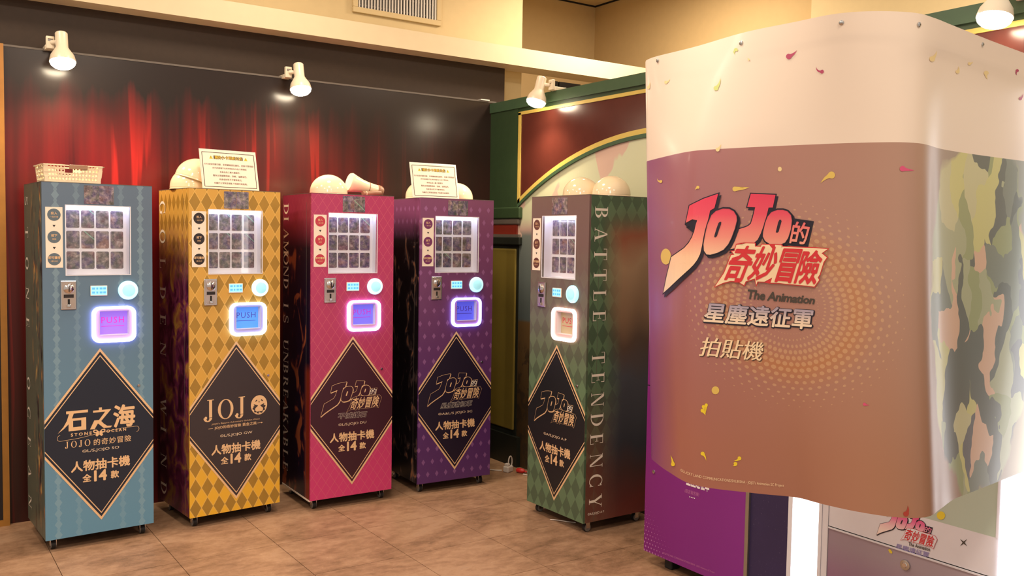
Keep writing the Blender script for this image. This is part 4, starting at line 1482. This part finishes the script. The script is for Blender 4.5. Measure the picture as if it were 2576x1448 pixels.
material('booth_purple', build=_purple, rough=0.35)
material('booth_door', build=_door, rough=0.35)
material('booth_navy', build=lambda: (lambda c: mixc(smooth(noise(vec(c[2], c[3], 1.0), 90.0, 2.0), 0.66, 0.72) * 0.3, mixc(noise(vec(c[2], c[3], 3.0), 3.0), srgb(34, 26, 66), srgb(52, 44, 88)), srgb(120, 110, 140)))(coords()), rough=0.4)
material('booth_white', build=grain(srgb(222, 222, 232), 0.03, 20), rough=0.35)
material('booth_sage', build=lambda: (lambda c: mixc(smooth(c[2], -0.2, -0.7), srgb(176, 178, 174), srgb(182, 200, 188)))(coords()), rough=0.4)
material('booth_body', build=grain(srgb(90, 40, 80), 0.1, 10), rough=0.5)
material('light_column', srgb(255, 255, 255), emit=(0.93, 0.95, 1.0, 1), estr=3.6)
material('ink_white', srgb(236, 228, 232), rough=0.5)
material('ink_rose', srgb(190, 110, 170), rough=0.5)
material('ink_navy', srgb(30, 26, 44), rough=0.5)
material('ink_red', srgb(206, 48, 56), rough=0.45)
material('ink_cream', srgb(240, 214, 176), rough=0.45)
material('ink_grey', srgb(70, 64, 58), rough=0.5)
material('ink_lilac', srgb(150, 140, 190), rough=0.5)
material('ink_yellow', srgb(226, 206, 60), rough=0.5)

PB = thing('photo_booth', 'purple photo sticker booth with bright light columns behind the banner', 'photo booth', (BX, -3.0, 0.0))
bo = lambda name, x0, x1, y0, y1, z0, z1, mat, parent=PB, bevel=0.0: MB().box(x0 - BX, x1 - BX, y0 + 3.0, y1 + 3.0, z0, z1).build(name, mat, parent, bevel=bevel)
bo('cabinet_body', BX + 0.02, -0.06, -4.02, -2.185, 0.09, 2.0, 'booth_body')
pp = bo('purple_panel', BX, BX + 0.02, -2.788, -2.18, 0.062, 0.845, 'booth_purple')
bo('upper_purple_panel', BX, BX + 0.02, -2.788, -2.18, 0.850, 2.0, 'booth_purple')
bo('corner_profile', BX - 0.004, BX + 0.02, -2.806, -2.788, 0.062, 2.0, 'aluminium')
bo('navy_panel', BX + 0.006, BX + 0.02, -3.006, -2.806, 0.062, 2.0, 'booth_navy')
bo('column_frame', BX - 0.006, BX + 0.02, -3.026, -3.006, 0.062, 2.0, 'booth_white')
bo('light_column', BX - 0.004, BX + 0.02, -3.148, -3.026, 0.062, 2.0, 'light_column')
bo('column_frame', BX - 0.006, BX + 0.02, -3.162, -3.148, 0.062, 2.0, 'booth_white')
bo('door_post', BX - 0.003, BX + 0.02, -3.188, -3.163, 0.062, 2.0, 'booth_white')
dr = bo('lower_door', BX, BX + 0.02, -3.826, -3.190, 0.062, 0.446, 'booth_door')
bo('door_lip', BX - 0.004, BX + 0.02, -3.826, -3.190, 0.4475, 0.4530, 'booth_white')
bo('door_gap', BX + 0.001, BX + 0.02, -3.826, -3.188, 0.4530, 0.4565, 'dark_hole')
wb = bo('logo_band', BX, BX + 0.02, -3.826, -3.190, 0.4565, 0.587, 'booth_white')
sg_ = bo('upper_front', BX, BX + 0.02, -3.815, -3.190, 0.587, 2.0, 'booth_sage')
bo('column_frame', BX - 0.003, BX + 0.02, -3.826, -3.815, 0.587, 2.0, 'booth_white')
bo('light_column', BX - 0.006, BX + 0.02, -3.985, -3.827, 0.062, 2.0, 'light_column')
bo('column_frame', BX - 0.008, BX + 0.02, -4.02, -3.985, 0.062, 2.0, 'booth_white')
for y in (-2.30, -3.1, -3.92):
    for x in (BX + 0.07, -0.12):
        bo('foot', x - 0.028, x + 0.028, y - 0.024, y + 0.024, 0.0, 0.09, 'rubber', PB, 0.006)


def on_front(px, py, d=0.0):
    """photo pixel -> point on the booth front plane (booth coordinates)"""
    r = pixel_ray(px, py)
    t = (BX - d - CAM.x) / r.x
    p = CAM + r * t
    return (p.x - BX, p.y + 3.0, p.z)


def fr_(d):
    return lambda x, y, e=0.0: on_front(x, y, d + e)


def cq(pts, ox, oy, s):
    return [(ox + x / s, oy + y / s) for x, y in pts]


MB().lathe([(0.009, 0.0), (0.008, 0.004), (0.0, 0.005)], on_front(1645, 1186), (-1, 0, 0), 14).build('panel_bolt', 'steel', pp, True)
MB().lathe([(0.019, 0.0), (0.018, 0.005), (0.012, 0.006)], on_front(2278, 1420), (-1, 0, 0), 20).build('door_lock', 'steel', dr, True)
MB().lathe([(0.010, 0.006), (0.008, 0.009)], on_front(2278, 1420), (-1, 0, 0), 16).build('key_barrel', 'chrome', dr, True)
Print().text('星塵遠征軍', [(1727, 1176), (1784, 1194), (1784, 1237), (1726, 1219)], 0.02).build('lettering', 'ink_white', fr_(0.0012), pp, )
Print().text('/限定販售機/', [(1723, 1228), (1760, 1239), (1759, 1249), (1721, 1238)], 0.0).build('lettering', 'ink_rose', fr_(0.0012), pp)
dd = Print()
for k in range(4):
    dd.disc((1735 + k * 4, 1249 + k * 1.2), 1.3, 8)
dd.build('dot_row', 'ink_white', fr_(0.0012), pp)
Print().text('©LUCKY LAND COMMUNICATIONS/SHUEISHA · JOJO\'s Animation SC Project', [(1668, 1387), (1798, 1437), (1797, 1443), (1667, 1393)], 0.0).build('small_lettering', 'ink_rose', fr_(0.0012), pp)


# small emblem on the white band (the flat emblem outline, coloured)
def band_pt(d):
    return lambda x, z, e=0.0: (-d - e, -(3.392 + (x + 0.1884) * 0.62) + 3.0, 0.478 + (z - 0.5235) * 0.62)


class _L:
    pass


def _emblem_grad():
    v, x, y, z = coords()
    return ramp(smooth(z, 0.50, 0.585), [(0.0, srgb(244, 226, 222)), (0.3, srgb(236, 200, 206)), (0.7, srgb(224, 110, 160)), (1.0, srgb(214, 60, 120))])


material('band_emblem', build=_emblem_grad, rough=0.4)
g = Print()
for k in ('J2', 'O2', 'J1', 'O1'):
    g.poly(grow([(p[0] + 0.003, p[1] - 0.003) for p in LOGO[k]], 0.002)).poly(grow(LOGO[k], 0.002))
g.poly(grow(LOGO['DE'], 0.003))
g.build('emblem_outline', 'ink_navy', band_pt(0.0010), wb)
g = Print()
for k in ('J1', 'J2', 'O1', 'O2'):
    g.poly(LOGO[k])
g.build('emblem_fill', 'band_emblem', band_pt(0.0014), wb)
g = Print().stroke(LOGO['O1'] + LOGO['O1'][:1], 0.002).stroke(LOGO['O2'] + LOGO['O2'][:1], 0.002).poly(LOGO['H1']).poly(LOGO['H2'])
g.build('emblem_outline', 'ink_navy', band_pt(0.0018), wb)
Print().poly(grow(LOGO['PL'], 0.002)).build('emblem_outline', 'ink_red', band_pt(0.0020), wb)
Print().poly(LOGO['PL']).build('emblem_plate', 'booth_white', band_pt(0.0023), wb)
Print().text('奇妙冒險', LOGO['TX'], 0.02).build('emblem_lettering', 'ink_red', band_pt(0.0026), wb)
Print().text('的', LOGO['DE'], 0.02).build('emblem_lettering', 'band_emblem', band_pt(0.0026), wb)
Print().text('The Animation', [(2286, 1363), (2340, 1377), (2339, 1386), (2285, 1371)], 0.02).build('lettering', 'ink_grey', fr_(0.0012), wb)
Print().text('星塵遠征軍', [(2255, 1366), (2338, 1389), (2335, 1402), (2252, 1378)], 0.02).build('lettering', 'ink_lilac', fr_(0.0012), wb)
st_ = Print()
cx, cy = 2424, 1364
st_.poly([(cx + (13 if k % 2 == 0 else 2.6) * math.cos(PI / 4 * k + PI / 4), cy + (13 if k % 2 == 0 else 2.6) * math.sin(PI / 4 * k + PI / 4)) for k in range(8)])
st_.build('sparkle', 'ink_grey', fr_(0.0012), wb)
Print().disc((2367, 1296), 10.5, 20).build('dot_print', 'ink_yellow', fr_(0.0012), sg_)
Print().poly([(2234, 1382), (2239, 1380), (2245, 1388), (2243, 1392), (2238, 1390)]).build('petal_print', 'ink_yellow', fr_(0.0012), dr)

# canopy rail that carries the banner
ZT, ZM, ZL = 2.081, 1.773, 0.821


def on_z(px, py, z):
    r = pixel_ray(px, py)
    p = CAM + r * ((z - CAM.z) / r.z)
    return Vector((p.x, p.y))


TOP = [(1625, 152), (1650, 142), (1750, 117), (1870, 82), (2000, 55), (2100, 35), (2200, 28), (2300, 32), (2350, 45), (2400, 65), (2490, 101), (2576, 133)]
MID = [(1628, 405), (1720, 383), (1800, 375), (2000, 365), (2200, 358), (2310, 360), (2370, 375), (2450, 388), (2576, 405)]
LOW = [(1640, 1155), (1680, 1185), (1750, 1220), (1900, 1240), (2000, 1250), (2060, 1265), (2150, 1285), (2250, 1300), (2330, 1300), (2365, 1280), (2400, 1255), (2450, 1235), (2576, 1185)]


def row(px, z, corner):
    P = [on_z(x, y, z) for x, y in px]
    s = P[0]
    d = (P[-1] - P[-2]).normalized()
    e = P[-1] + d * ((-0.548 - P[-1].x) / d.x) if P[-1].x < -0.56 else P[-1] + Vector((0.001, 0))
    P = P + [e]
    pre = [s + Vector((0.36, 0.045)), s + Vector((0.20, 0.042)), s + Vector((0.075, 0.038)), s + Vector((0.02, 0.024))]
    ci = corner
    # dense Catmull-Rom of the main run
    out = []
    for k in range(len(P) - 1):
        p0, p1, p2, p3 = P[max(k - 1, 0)], P[k], P[k + 1], P[min(k + 2, len(P) - 1)]
        for q in range(12):
            u = q / 12
            out.append((k + u, 0.5 * ((2 * p1) + (p2 - p0) * u + (2 * p0 - 5 * p1 + 4 * p2 - p3) * u * u + (3 * p1 - p0 - 3 * p2 + p3) * u ** 3)))
    out.append((len(P) - 1, P[-1]))

    def resample(seg, n):
        L = [0.0]
        for a, b in zip(seg, seg[1:]):
            L.append(L[-1] + (b - a).length)
        r = []
        j = 0
        for k in range(n + 1):
            t = L[-1] * k / n
            while j < len(L) - 2 and L[j + 1] < t:
                j += 1
            u = (t - L[j]) / max(1e-9, L[j + 1] - L[j])
            r.append(seg[j].lerp(seg[j + 1], min(1, max(0, u))))
        return r
    A = resample([p for k, p in out if k <= ci + 1e-6], 54)
    B = resample([p for k, p in out if k >= ci - 1e-6], 36)
    return pre + A + B[1:]


rows3 = (row(TOP, ZT, 7), row(MID, ZM, 5), row(LOW, ZL, 8))
NC = len(rows3[0])
ULEN = [0.0]
for k in range(1, NC):
    ULEN.append(ULEN[-1] + (rows3[0][k] - rows3[0][k - 1]).length)
U0 = ULEN[4]
NR = 26
bm_v, bm_f, bm_uv = [], [], []
for i in range(NR + 1):
    z = ZT + (ZL - ZT) * i / NR
    l0 = (z - ZM) * (z - ZL) / ((ZT - ZM) * (ZT - ZL))
    l1 = (z - ZT) * (z - ZL) / ((ZM - ZT) * (ZM - ZL))
    l2 = (z - ZT) * (z - ZM) / ((ZL - ZT) * (ZL - ZM))
    # blend towards straight lines so that the quadratic does not bulge
    a = (z - ZM) / (ZT - ZM) if z > ZM else 0.0
    b = (ZM - z) / (ZM - ZL) if z < ZM else 0.0
    m = 1 - a - b
    for k in range(NC):
        q = rows3[0][k] * (0.5 * l0 + 0.5 * a) + rows3[1][k] * (0.5 * l1 + 0.5 * m) + rows3[2][k] * (0.5 * l2 + 0.5 * b)
        bm_v.append((q.x, q.y, z))
        bm_uv.append((ULEN[k] - U0, z))
for i in range(NR):
    for k in range(NC - 1):
        bm_f.append((i * NC + k, (i + 1) * NC + k, (i + 1) * NC + k + 1, i * NC + k + 1))
BVH = BVHTree.FromPolygons([Vector(v) for v in bm_v], bm_f)


def on_banner(d):
    def f(x, y, e=0.0):
        r = pixel_ray(x, y)
        loc, no, idx, dist = BVH.ray_cast(CAM, r)
        if loc is None:
            loc, no, idx, dist = BVH.find_nearest(CAM + r * 2.7)
        if no.dot(r) > 0:
            no = -no
        return loc + no * (d + e)
    return f


def uv_of(px, py):
    p = on_banner(0)(px, py)
    best = min(range(len(bm_v)), key=lambda i: (Vector(bm_v[i]) - p).length_squared)
    return bm_uv[best]


RING = uv_of(1985, 765)
ART = uv_of(2430, 810)


def _banner():
    v, u, z, w = coords('UV')
    purple = ramp((u / 1.8).clamp(), [(0.0, srgb(138, 78, 122)), (0.12, srgb(150, 92, 110)), (0.32, srgb(168, 124, 114)), (0.52, srgb(170, 138, 120)), (0.70, srgb(152, 142, 128)), (1.0, srgb(144, 156, 146))])
    warm = ramp((u / 1.8).clamp(), [(0.0, srgb(128, 68, 118)), (0.14, srgb(164, 106, 92)), (0.45, srgb(166, 122, 98)), (1.0, srgb(156, 148, 128))])
    c = mixc(smooth(z, 1.45, 0.95), purple, warm)
    # halftone sunburst behind the emblem
    du, dz = u - RING[0], z - RING[1]
    r = X.m('POWER', du * du + dz * dz, 0.5)
    th = X.m('ARCTAN2', dz, du)
    cr, ct = (r / 0.0165), th * (60 / (2 * PI))
    ct2 = ct + (cr.floor() * 0.5).frac()
    dd = X.m('POWER', (cr.frac() - 0.5) * (cr.frac() - 0.5) + (ct2.frac() - 0.5) * (ct2.frac() - 0.5), 0.5)
    amp = smooth(r, 0.30, 0.17) * smooth(r, 0.06, 0.12)
    c = mixc(smooth((r - 0.165).abs(), 0.06, 0.0) * 0.45, c, srgb(186, 122, 52))
    c = mixc(dd.lt(amp * 0.36) * 0.45, c, srgb(208, 172, 130))
    # non-figurative patch of the colours of the right-hand print
    wx = noise(vec(u * 3, z * 3, 2.0), 1.6, 3.0, 0.5) - 0.5
    wz = noise(vec(u * 3 + 7, z * 3, 5.0), 1.6, 3.0, 0.5) - 0.5
    au, az = (u - ART[0] - 0.08) + wx * 0.22, (z - ART[1]) + wz * 0.3
    m = (au * au) / (0.36 * 0.36) + (az * az) / (0.52 * 0.52)
    cell, dist = voronoi(vec((u + wx * 0.30) * 1.35, (z + wz * 0.4) * 0.8, 0.0), 9.0)
    pal = ramp(cell, [(0.0, srgb(92, 100, 92)), (0.14, srgb(150, 160, 112)), (0.30, srgb(200, 198, 130)), (0.44, srgb(120, 130, 116)), (0.54, srgb(214, 178, 150)), (0.68, srgb(168, 174, 138)), (0.82, srgb(100, 104, 108)), (0.90, srgb(196, 194, 150))], 'CONSTANT')
    c = mixc(smooth(m, 1.04, 0.94) * 0.85, c, pal)
    return mixc(z.gt(ZM), c, srgb(228, 212, 196))


material('banner_print', build=_banner, rough=0.34, spec=0.4, coat=0.08)
bt_ = MATS['banner_print'].node_tree
_bs = bt_.nodes['Principled BSDF']
_out = [n for n in bt_.nodes if n.type == 'OUTPUT_MATERIAL'][0]
_tl = bt_.nodes.new('ShaderNodeBsdfTranslucent')
_mx = bt_.nodes.new('ShaderNodeMixShader')
_mx.inputs[0].default_value = 0.10
bt_.links.new(_bs.inputs['Base Color'].links[0].from_socket, _tl.inputs['Color'])
bt_.links.new(_bs.outputs[0], _mx.inputs[1])
bt_.links.new(_tl.outputs[0], _mx.inputs[2])
bt_.links.new(_mx.outputs[0], _out.inputs['Surface'])

bme = bpy.data.meshes.new('printed_banner')
bme.from_pydata(bm_v, [], bm_f)
uvl = bme.uv_layers.new(name='print')
for p in bme.polygons:
    for li in p.loop_indices:
        uvl.data[li].uv = bm_uv[bme.loops[li].vertex_index]
BAN = link(bme, 'printed_banner', 'banner_print', None)
for p in bme.polygons:
    p.use_smooth = True
tag(BAN, 'curved vinyl banner with white top and big pink emblem hanging before the photo booth', 'banner')

rail = MB()
_in = []
for k in range(6, NC):
    t_ = (rows3[0][min(k + 1, NC - 1)] - rows3[0][k - 1]).normalized()
    _in.append((rows3[0][k].x - t_.y * 0.03, rows3[0][k].y + t_.x * 0.03, ZT - 0.05))
rail.tube(_in, 0.009, 8)
rail.build('canopy_rail', 'steel', BAN, True)
for q in (_in[4], _in[-3]):
    MB().tube([q, (-0.548, q[1], ZT - 0.05)], 0.009, 8).build('canopy_arm', 'steel', BAN, True)


def _emb():
    v, x, y, z = coords()
    return ramp(smooth(z, 1.40, 1.66), [(0.0, srgb(240, 214, 182)), (0.30, srgb(238, 198, 164)), (0.52, srgb(230, 142, 128)), (0.76, srgb(222, 78, 100)), (1.0, srgb(216, 56, 88))])


def _star():
    v, x, y, z = coords()
    return ramp(smooth(z, 1.275, 1.355), [(0.0, srgb(240, 222, 190)), (0.45, srgb(236, 214, 190)), (0.8, srgb(176, 164, 178)), (1.0, srgb(160, 150, 172))])


material('emblem_gradient', build=_emb, rough=0.35)
material('star_gradient', build=_star, rough=0.35)
material('petal_magenta', srgb(178, 74, 106), rough=0.4)
material('petal_green', srgb(190, 200, 120), rough=0.4)
material('petal_gold', srgb(216, 186, 96), rough=0.4)
material('petal_yellow', srgb(232, 206, 50), rough=0.4)
material('petal_pale', srgb(230, 206, 150), rough=0.4)
material('petal_pink', srgb(206, 80, 120), rough=0.4)
material('petal_red', srgb(166, 60, 50), rough=0.4)
material('shadow_ink', srgb(72, 50, 44), rough=0.5)

C1 = lambda pts: cq(pts, 1650, 470, 4.993)
C2 = lambda pts: cq(pts, 1790, 590, 8.05)
C3 = lambda pts: cq(pts, 1740, 720, 6.894)
BJ1 = C1([(433, 235), (600, 150), (700, 115), (790, 85), (742, 265), (688, 297), (668, 390), (645, 470), (622, 545), (602, 640), (585, 740), (562, 840), (530, 910), (480, 980), (430, 1030), (300, 1150), (180, 1265), (107, 1330), (150, 1120), (208, 880), (300, 815), (370, 765), (425, 700), (465, 630), (490, 560), (510, 470), (527, 420), (548, 365), (470, 405), (388, 450)])
BO1 = C1([(700, 350), (760, 295), (850, 265), (930, 268), (990, 300), (1025, 360), (1030, 420), (1005, 520), (960, 640), (920, 720), (860, 790), (780, 830), (690, 855), (640, 850), (605, 800), (600, 720), (620, 600), (650, 470)])
BH1 = C1([(830, 440), (815, 435), (795, 450), (770, 520), (745, 600), (740, 628), (755, 632), (775, 615), (800, 540), (825, 470)])
BJ2 = C1([(1195, 85), (1505, 98), (1470, 258), (1418, 258), (1395, 350), (1360, 470), (1320, 580), (1280, 660), (1230, 705), (1150, 735), (1010, 765), (918, 785), (1005, 540), (1110, 510), (1160, 490), (1195, 460), (1220, 380), (1250, 255), (1150, 250)])
BO2 = C1([(1400, 370), (1450, 310), (1530, 280), (1600, 280), (1660, 300), (1705, 350), (1718, 420), (1705, 530), (1670, 640), (1630, 700), (1560, 730), (1440, 725), (1370, 680), (1340, 620), (1345, 560), (1370, 450)])
BH2 = C1([(1575, 410), (1555, 410), (1540, 440), (1520, 520), (1510, 565), (1525, 575), (1545, 560), (1565, 490), (1582, 430)])
BPL = C2([(85, 1045), (270, 770), (350, 570), (410, 410), (480, 400), (425, 335), (480, 330), (520, 200), (690, 215), (705, 170), (890, 175), (890, 235), (1010, 240), (1030, 195), (1180, 200), (1150, 310), (1285, 320), (1300, 200), (1430, 210), (1420, 300), (1465, 240), (1800, 255), (2120, 265), (2360, 285), (2240, 370), (2345, 455), (2280, 545), (2200, 800), (2160, 860), (2190, 910), (2090, 1045), (1950, 1025), (1500, 985), (1390, 970), (1205, 965), (1240, 860), (1080, 945), (940, 940), (915, 1010), (890, 880), (700, 940), (670, 1015), (540, 940), (400, 930), (250, 970)])
CUT = (9, 60)
ob = on_banner
sh = lambda pts, dx, dy: [(x + dx, y + dy) for x, y in pts]
Print().poly(grow(BJ2, 2.6)).poly(grow(sh(BJ2, 4.5, 6), 2.2)).poly(grow(BO2, 2.6)).poly(grow(sh(BO2, 5, 5), 2.2)).poly(grow(C1([(1740, 425), (1950, 455), (1890, 720), (1685, 705)]), 6)).build('emblem_outline', 'ink_navy', ob(0.0010), BAN, CUT)
Print().poly(BJ2).build('emblem_letter', 'emblem_gradient', ob(0.0018), BAN, CUT)
Print().poly(BO2).build('emblem_letter', 'emblem_gradient', ob(0.0022), BAN, CUT)
Print().poly(BH2).stroke(BO2 + BO2[:1], 2.2).build('emblem_counter', 'ink_navy', ob(0.0027), BAN, CUT)
Print().poly(grow(BJ1, 2.6)).poly(grow(sh(BJ1, 4, 7), 2.6)).poly(grow(BO1, 2.6)).poly(grow(sh(BO1, 5, 6), 2.2)).build('emblem_outline', 'ink_navy', ob(0.0027), BAN, CUT)
Print().poly(BJ1).build('emblem_letter', 'emblem_gradient', ob(0.0036), BAN, CUT)
Print().poly(BO1).build('emblem_letter', 'emblem_gradient', ob(0.0039), BAN, CUT)
Print().poly(BH1).stroke(BO1 + BO1[:1], 2.2).build('emblem_counter', 'ink_navy', ob(0.0046), BAN, CUT)
Print().text('的', C1([(1740, 430), (1945, 460), (1885, 715), (1685, 700)]), 0.02).build('emblem_lettering', 'emblem_gradient', ob(0.0039), BAN, CUT)
Print().poly(grow(BPL, 2.2)).build('plate_outline', 'ink_red', ob(0.0053), BAN, CUT)
Print().poly(BPL).build('emblem_plate', 'ink_cream', ob(0.0062), BAN, CUT)
for ch, q in (('奇', [(530, 225), (950, 245), (690, 950), (215, 930)]), ('妙', [(985, 240), (1420, 255), (1215, 900), (730, 900)]), ('冒', [(1480, 285), (1850, 300), (1650, 960), (1265, 930)]), ('險', [(1885, 310), (2290, 330), (2110, 1000), (1690, 965)])):
    Print().text(ch, C2(q), 0.024).build('emblem_lettering', 'ink_red', ob(0.0072), BAN, CUT)
Print().text('The Animation', C3([(985, 55), (2150, 175), (2120, 305), (955, 210)]), 0.034, 0.95).build('lettering', 'ink_grey', ob(0.0016), BAN, CUT)
SQ = C3([(275, 280), (2120, 400), (2070, 740), (205, 610)])
Print().text('星塵遠征軍', sh(SQ, 1.0, 1.5), 0.070, 1.0).build('lettering_outline', 'ink_navy', ob(0.0014), BAN, CUT)
Print().text('星塵遠征軍', SQ, 0.022, 1.0).build('lettering', 'star_gradient', ob(0.0020), BAN, CUT)
TQ = C3([(215, 875), (1280, 965), (1205, 1290), (120, 1200)])
Print().text('拍貼機', sh(TQ, 1.8, 2.2), 0.012).build('lettering_shadow', 'shadow_ink', ob(0.0014), BAN, CUT)
Print().text('拍貼機', TQ, 0.012).build('lettering', 'ink_cream', ob(0.0019), BAN, CUT)
crd = [(1713, 1182), (1730, 1190), (1750, 1196), (1790, 1204), (1870, 1212), (1972, 1221)]


def along(s, t):
    s = min(max(s, 0.0), 0.99999) * 5
    i = int(s)
    f = s - i
    x, y = (crd[i][k] * (1 - f) + crd[i + 1][k] * f for k in (0, 1))
    return (x, y - (t - 0.5) * 9.5)


cr_ = Print()
_vs, _fs, _, _ = text2d('©LUCKY LAND COMMUNICATIONS/SHUEISHA · JOJO\'s Animation SC Project', 0.0, 1.0)
_xs = [c[0] for c in crd]


def _sx(s):
    x = 1713 + s * (1972 - 1713)
    for i in range(5):
        if x <= _xs[i + 1] or i == 4:
            return (i + (x - _xs[i]) / (_xs[i + 1] - _xs[i])) / 5


cr_.v = [along(_sx(a), b) for a, b in _vs]
cr_.f = [tuple(f) for f in _fs]
cr_.build('small_lettering', 'ink_cream', ob(0.0016), BAN)


def petal(hx, hy, r, tx, ty, mat, bend=0.0):
    """drop shape: round head, tip at (tx, ty)"""
    d = Vector((tx - hx, ty - hy))
    L = d.length
    d.normalize()
    n = Vector((-d.y, d.x))
    pts = [(hx + r * (d.x * math.cos(w) + n.x * math.sin(w)), hy + r * (d.y * math.cos(w) + n.y * math.sin(w))) for w in [math.radians(60 + 240 * k / 12) for k in range(13)]]
    for k in (1, 2, 3):
        u = k / 4
        w = r * (1 - u) * 0.72
        b = bend * math.sin(u * PI)
        pts.append((hx + d.x * L * u + n.x * (-w + b), hy + d.y * L * u + n.y * (-w + b)))
    pts.append((tx, ty))
    for k in (3, 2, 1):
        u = k / 4
        w = r * (1 - u) * 0.72
        b = bend * math.sin(u * PI)
        pts.append((hx + d.x * L * u + n.x * (w + b), hy + d.y * L * u + n.y * (w + b)))
    Print().poly(pts).build('petal_print', mat, ob(0.0013), BAN, CUT)


for a in ((1852, 126, 5, 1850, 138, 'petal_green', 4), (1985, 142, 7, 2006, 126, 'petal_magenta', 2), (2068, 180, 5, 2053, 167, 'petal_magenta', -5), (1802, 222, 6, 1813, 196, 'petal_green', 3),
          (1676, 207, 4, 1686, 198, 'petal_pale', 2), (1884, 150, 2.5, 1880, 146, 'petal_pale', 1), (1632, 220, 4, 1636, 206, 'petal_pale', 1), (1806, 376, 5, 1815, 362, 'petal_pale', 1),
          (2344, 148, 7, 2356, 128, 'petal_pale', 2), (2480, 184, 6, 2484, 200, 'petal_pale', 2), (2408, 180, 5, 2410, 166, 'petal_pale', 2), (2438, 160, 4, 2447, 155, 'petal_pale', 1),
          (2558, 178, 4, 2558, 190, 'petal_magenta', 3), (2566, 248, 4, 2573, 234, 'petal_magenta', 2), (1663, 456, 4, 1654, 448, 'petal_gold', -3), (1756, 471, 4, 1749, 478, 'petal_gold', 1),
          (1849, 475, 6, 1886, 471, 'petal_gold', 2), (2092, 440, 9, 2064, 461, 'petal_gold', 3), (1768, 1032, 5, 1776, 1044, 'petal_yellow', 0), (1770, 1022, 4, 1775, 1040, 'petal_yellow', 0), (1777, 1018, 4, 1775, 1040, 'petal_yellow', 0),
          (1694, 1167, 5, 1688, 1144, 'petal_yellow', 1), (1768, 1140, 5, 1777, 1158, 'petal_yellow', -2), (1860, 1152, 5, 1846, 1158, 'petal_yellow', -2), (1850, 1166, 5, 1843, 1171, 'petal_yellow', -2),
          (2279, 1291, 7, 2283, 1270, 'petal_red', 3), (2175, 1016, 4, 2188, 1018, 'petal_pink', 1), (2270, 424, 7, 2300, 428, 'petal_pink', 1)):
    petal(*a)
for (x, y, rx, ry, mt) in ((1676, 645, 13, 20, 'petal_gold'), (1800, 981, 9.5, 10, 'petal_gold'), (1962, 425, 5, 6, 'petal_pale')):
    Print().disc((x, y), rx, 24, ry).build('dot_print', mt, ob(0.0011), BAN, CUT)
for x, y in ((1655, 152), (1865, 108), (2117, 57), (2311, 62), (2471, 112)):
    p = ob(0.0)(x, y)
    n = (ob(0.01)(x, y) - p).normalized()
    MB().lathe([(0.0062, 0.0), (0.0058, 0.0025), (0.0035, 0.0040), (0.0, 0.0042)], p, n, 14).build('screw', 'steel', BAN, True)
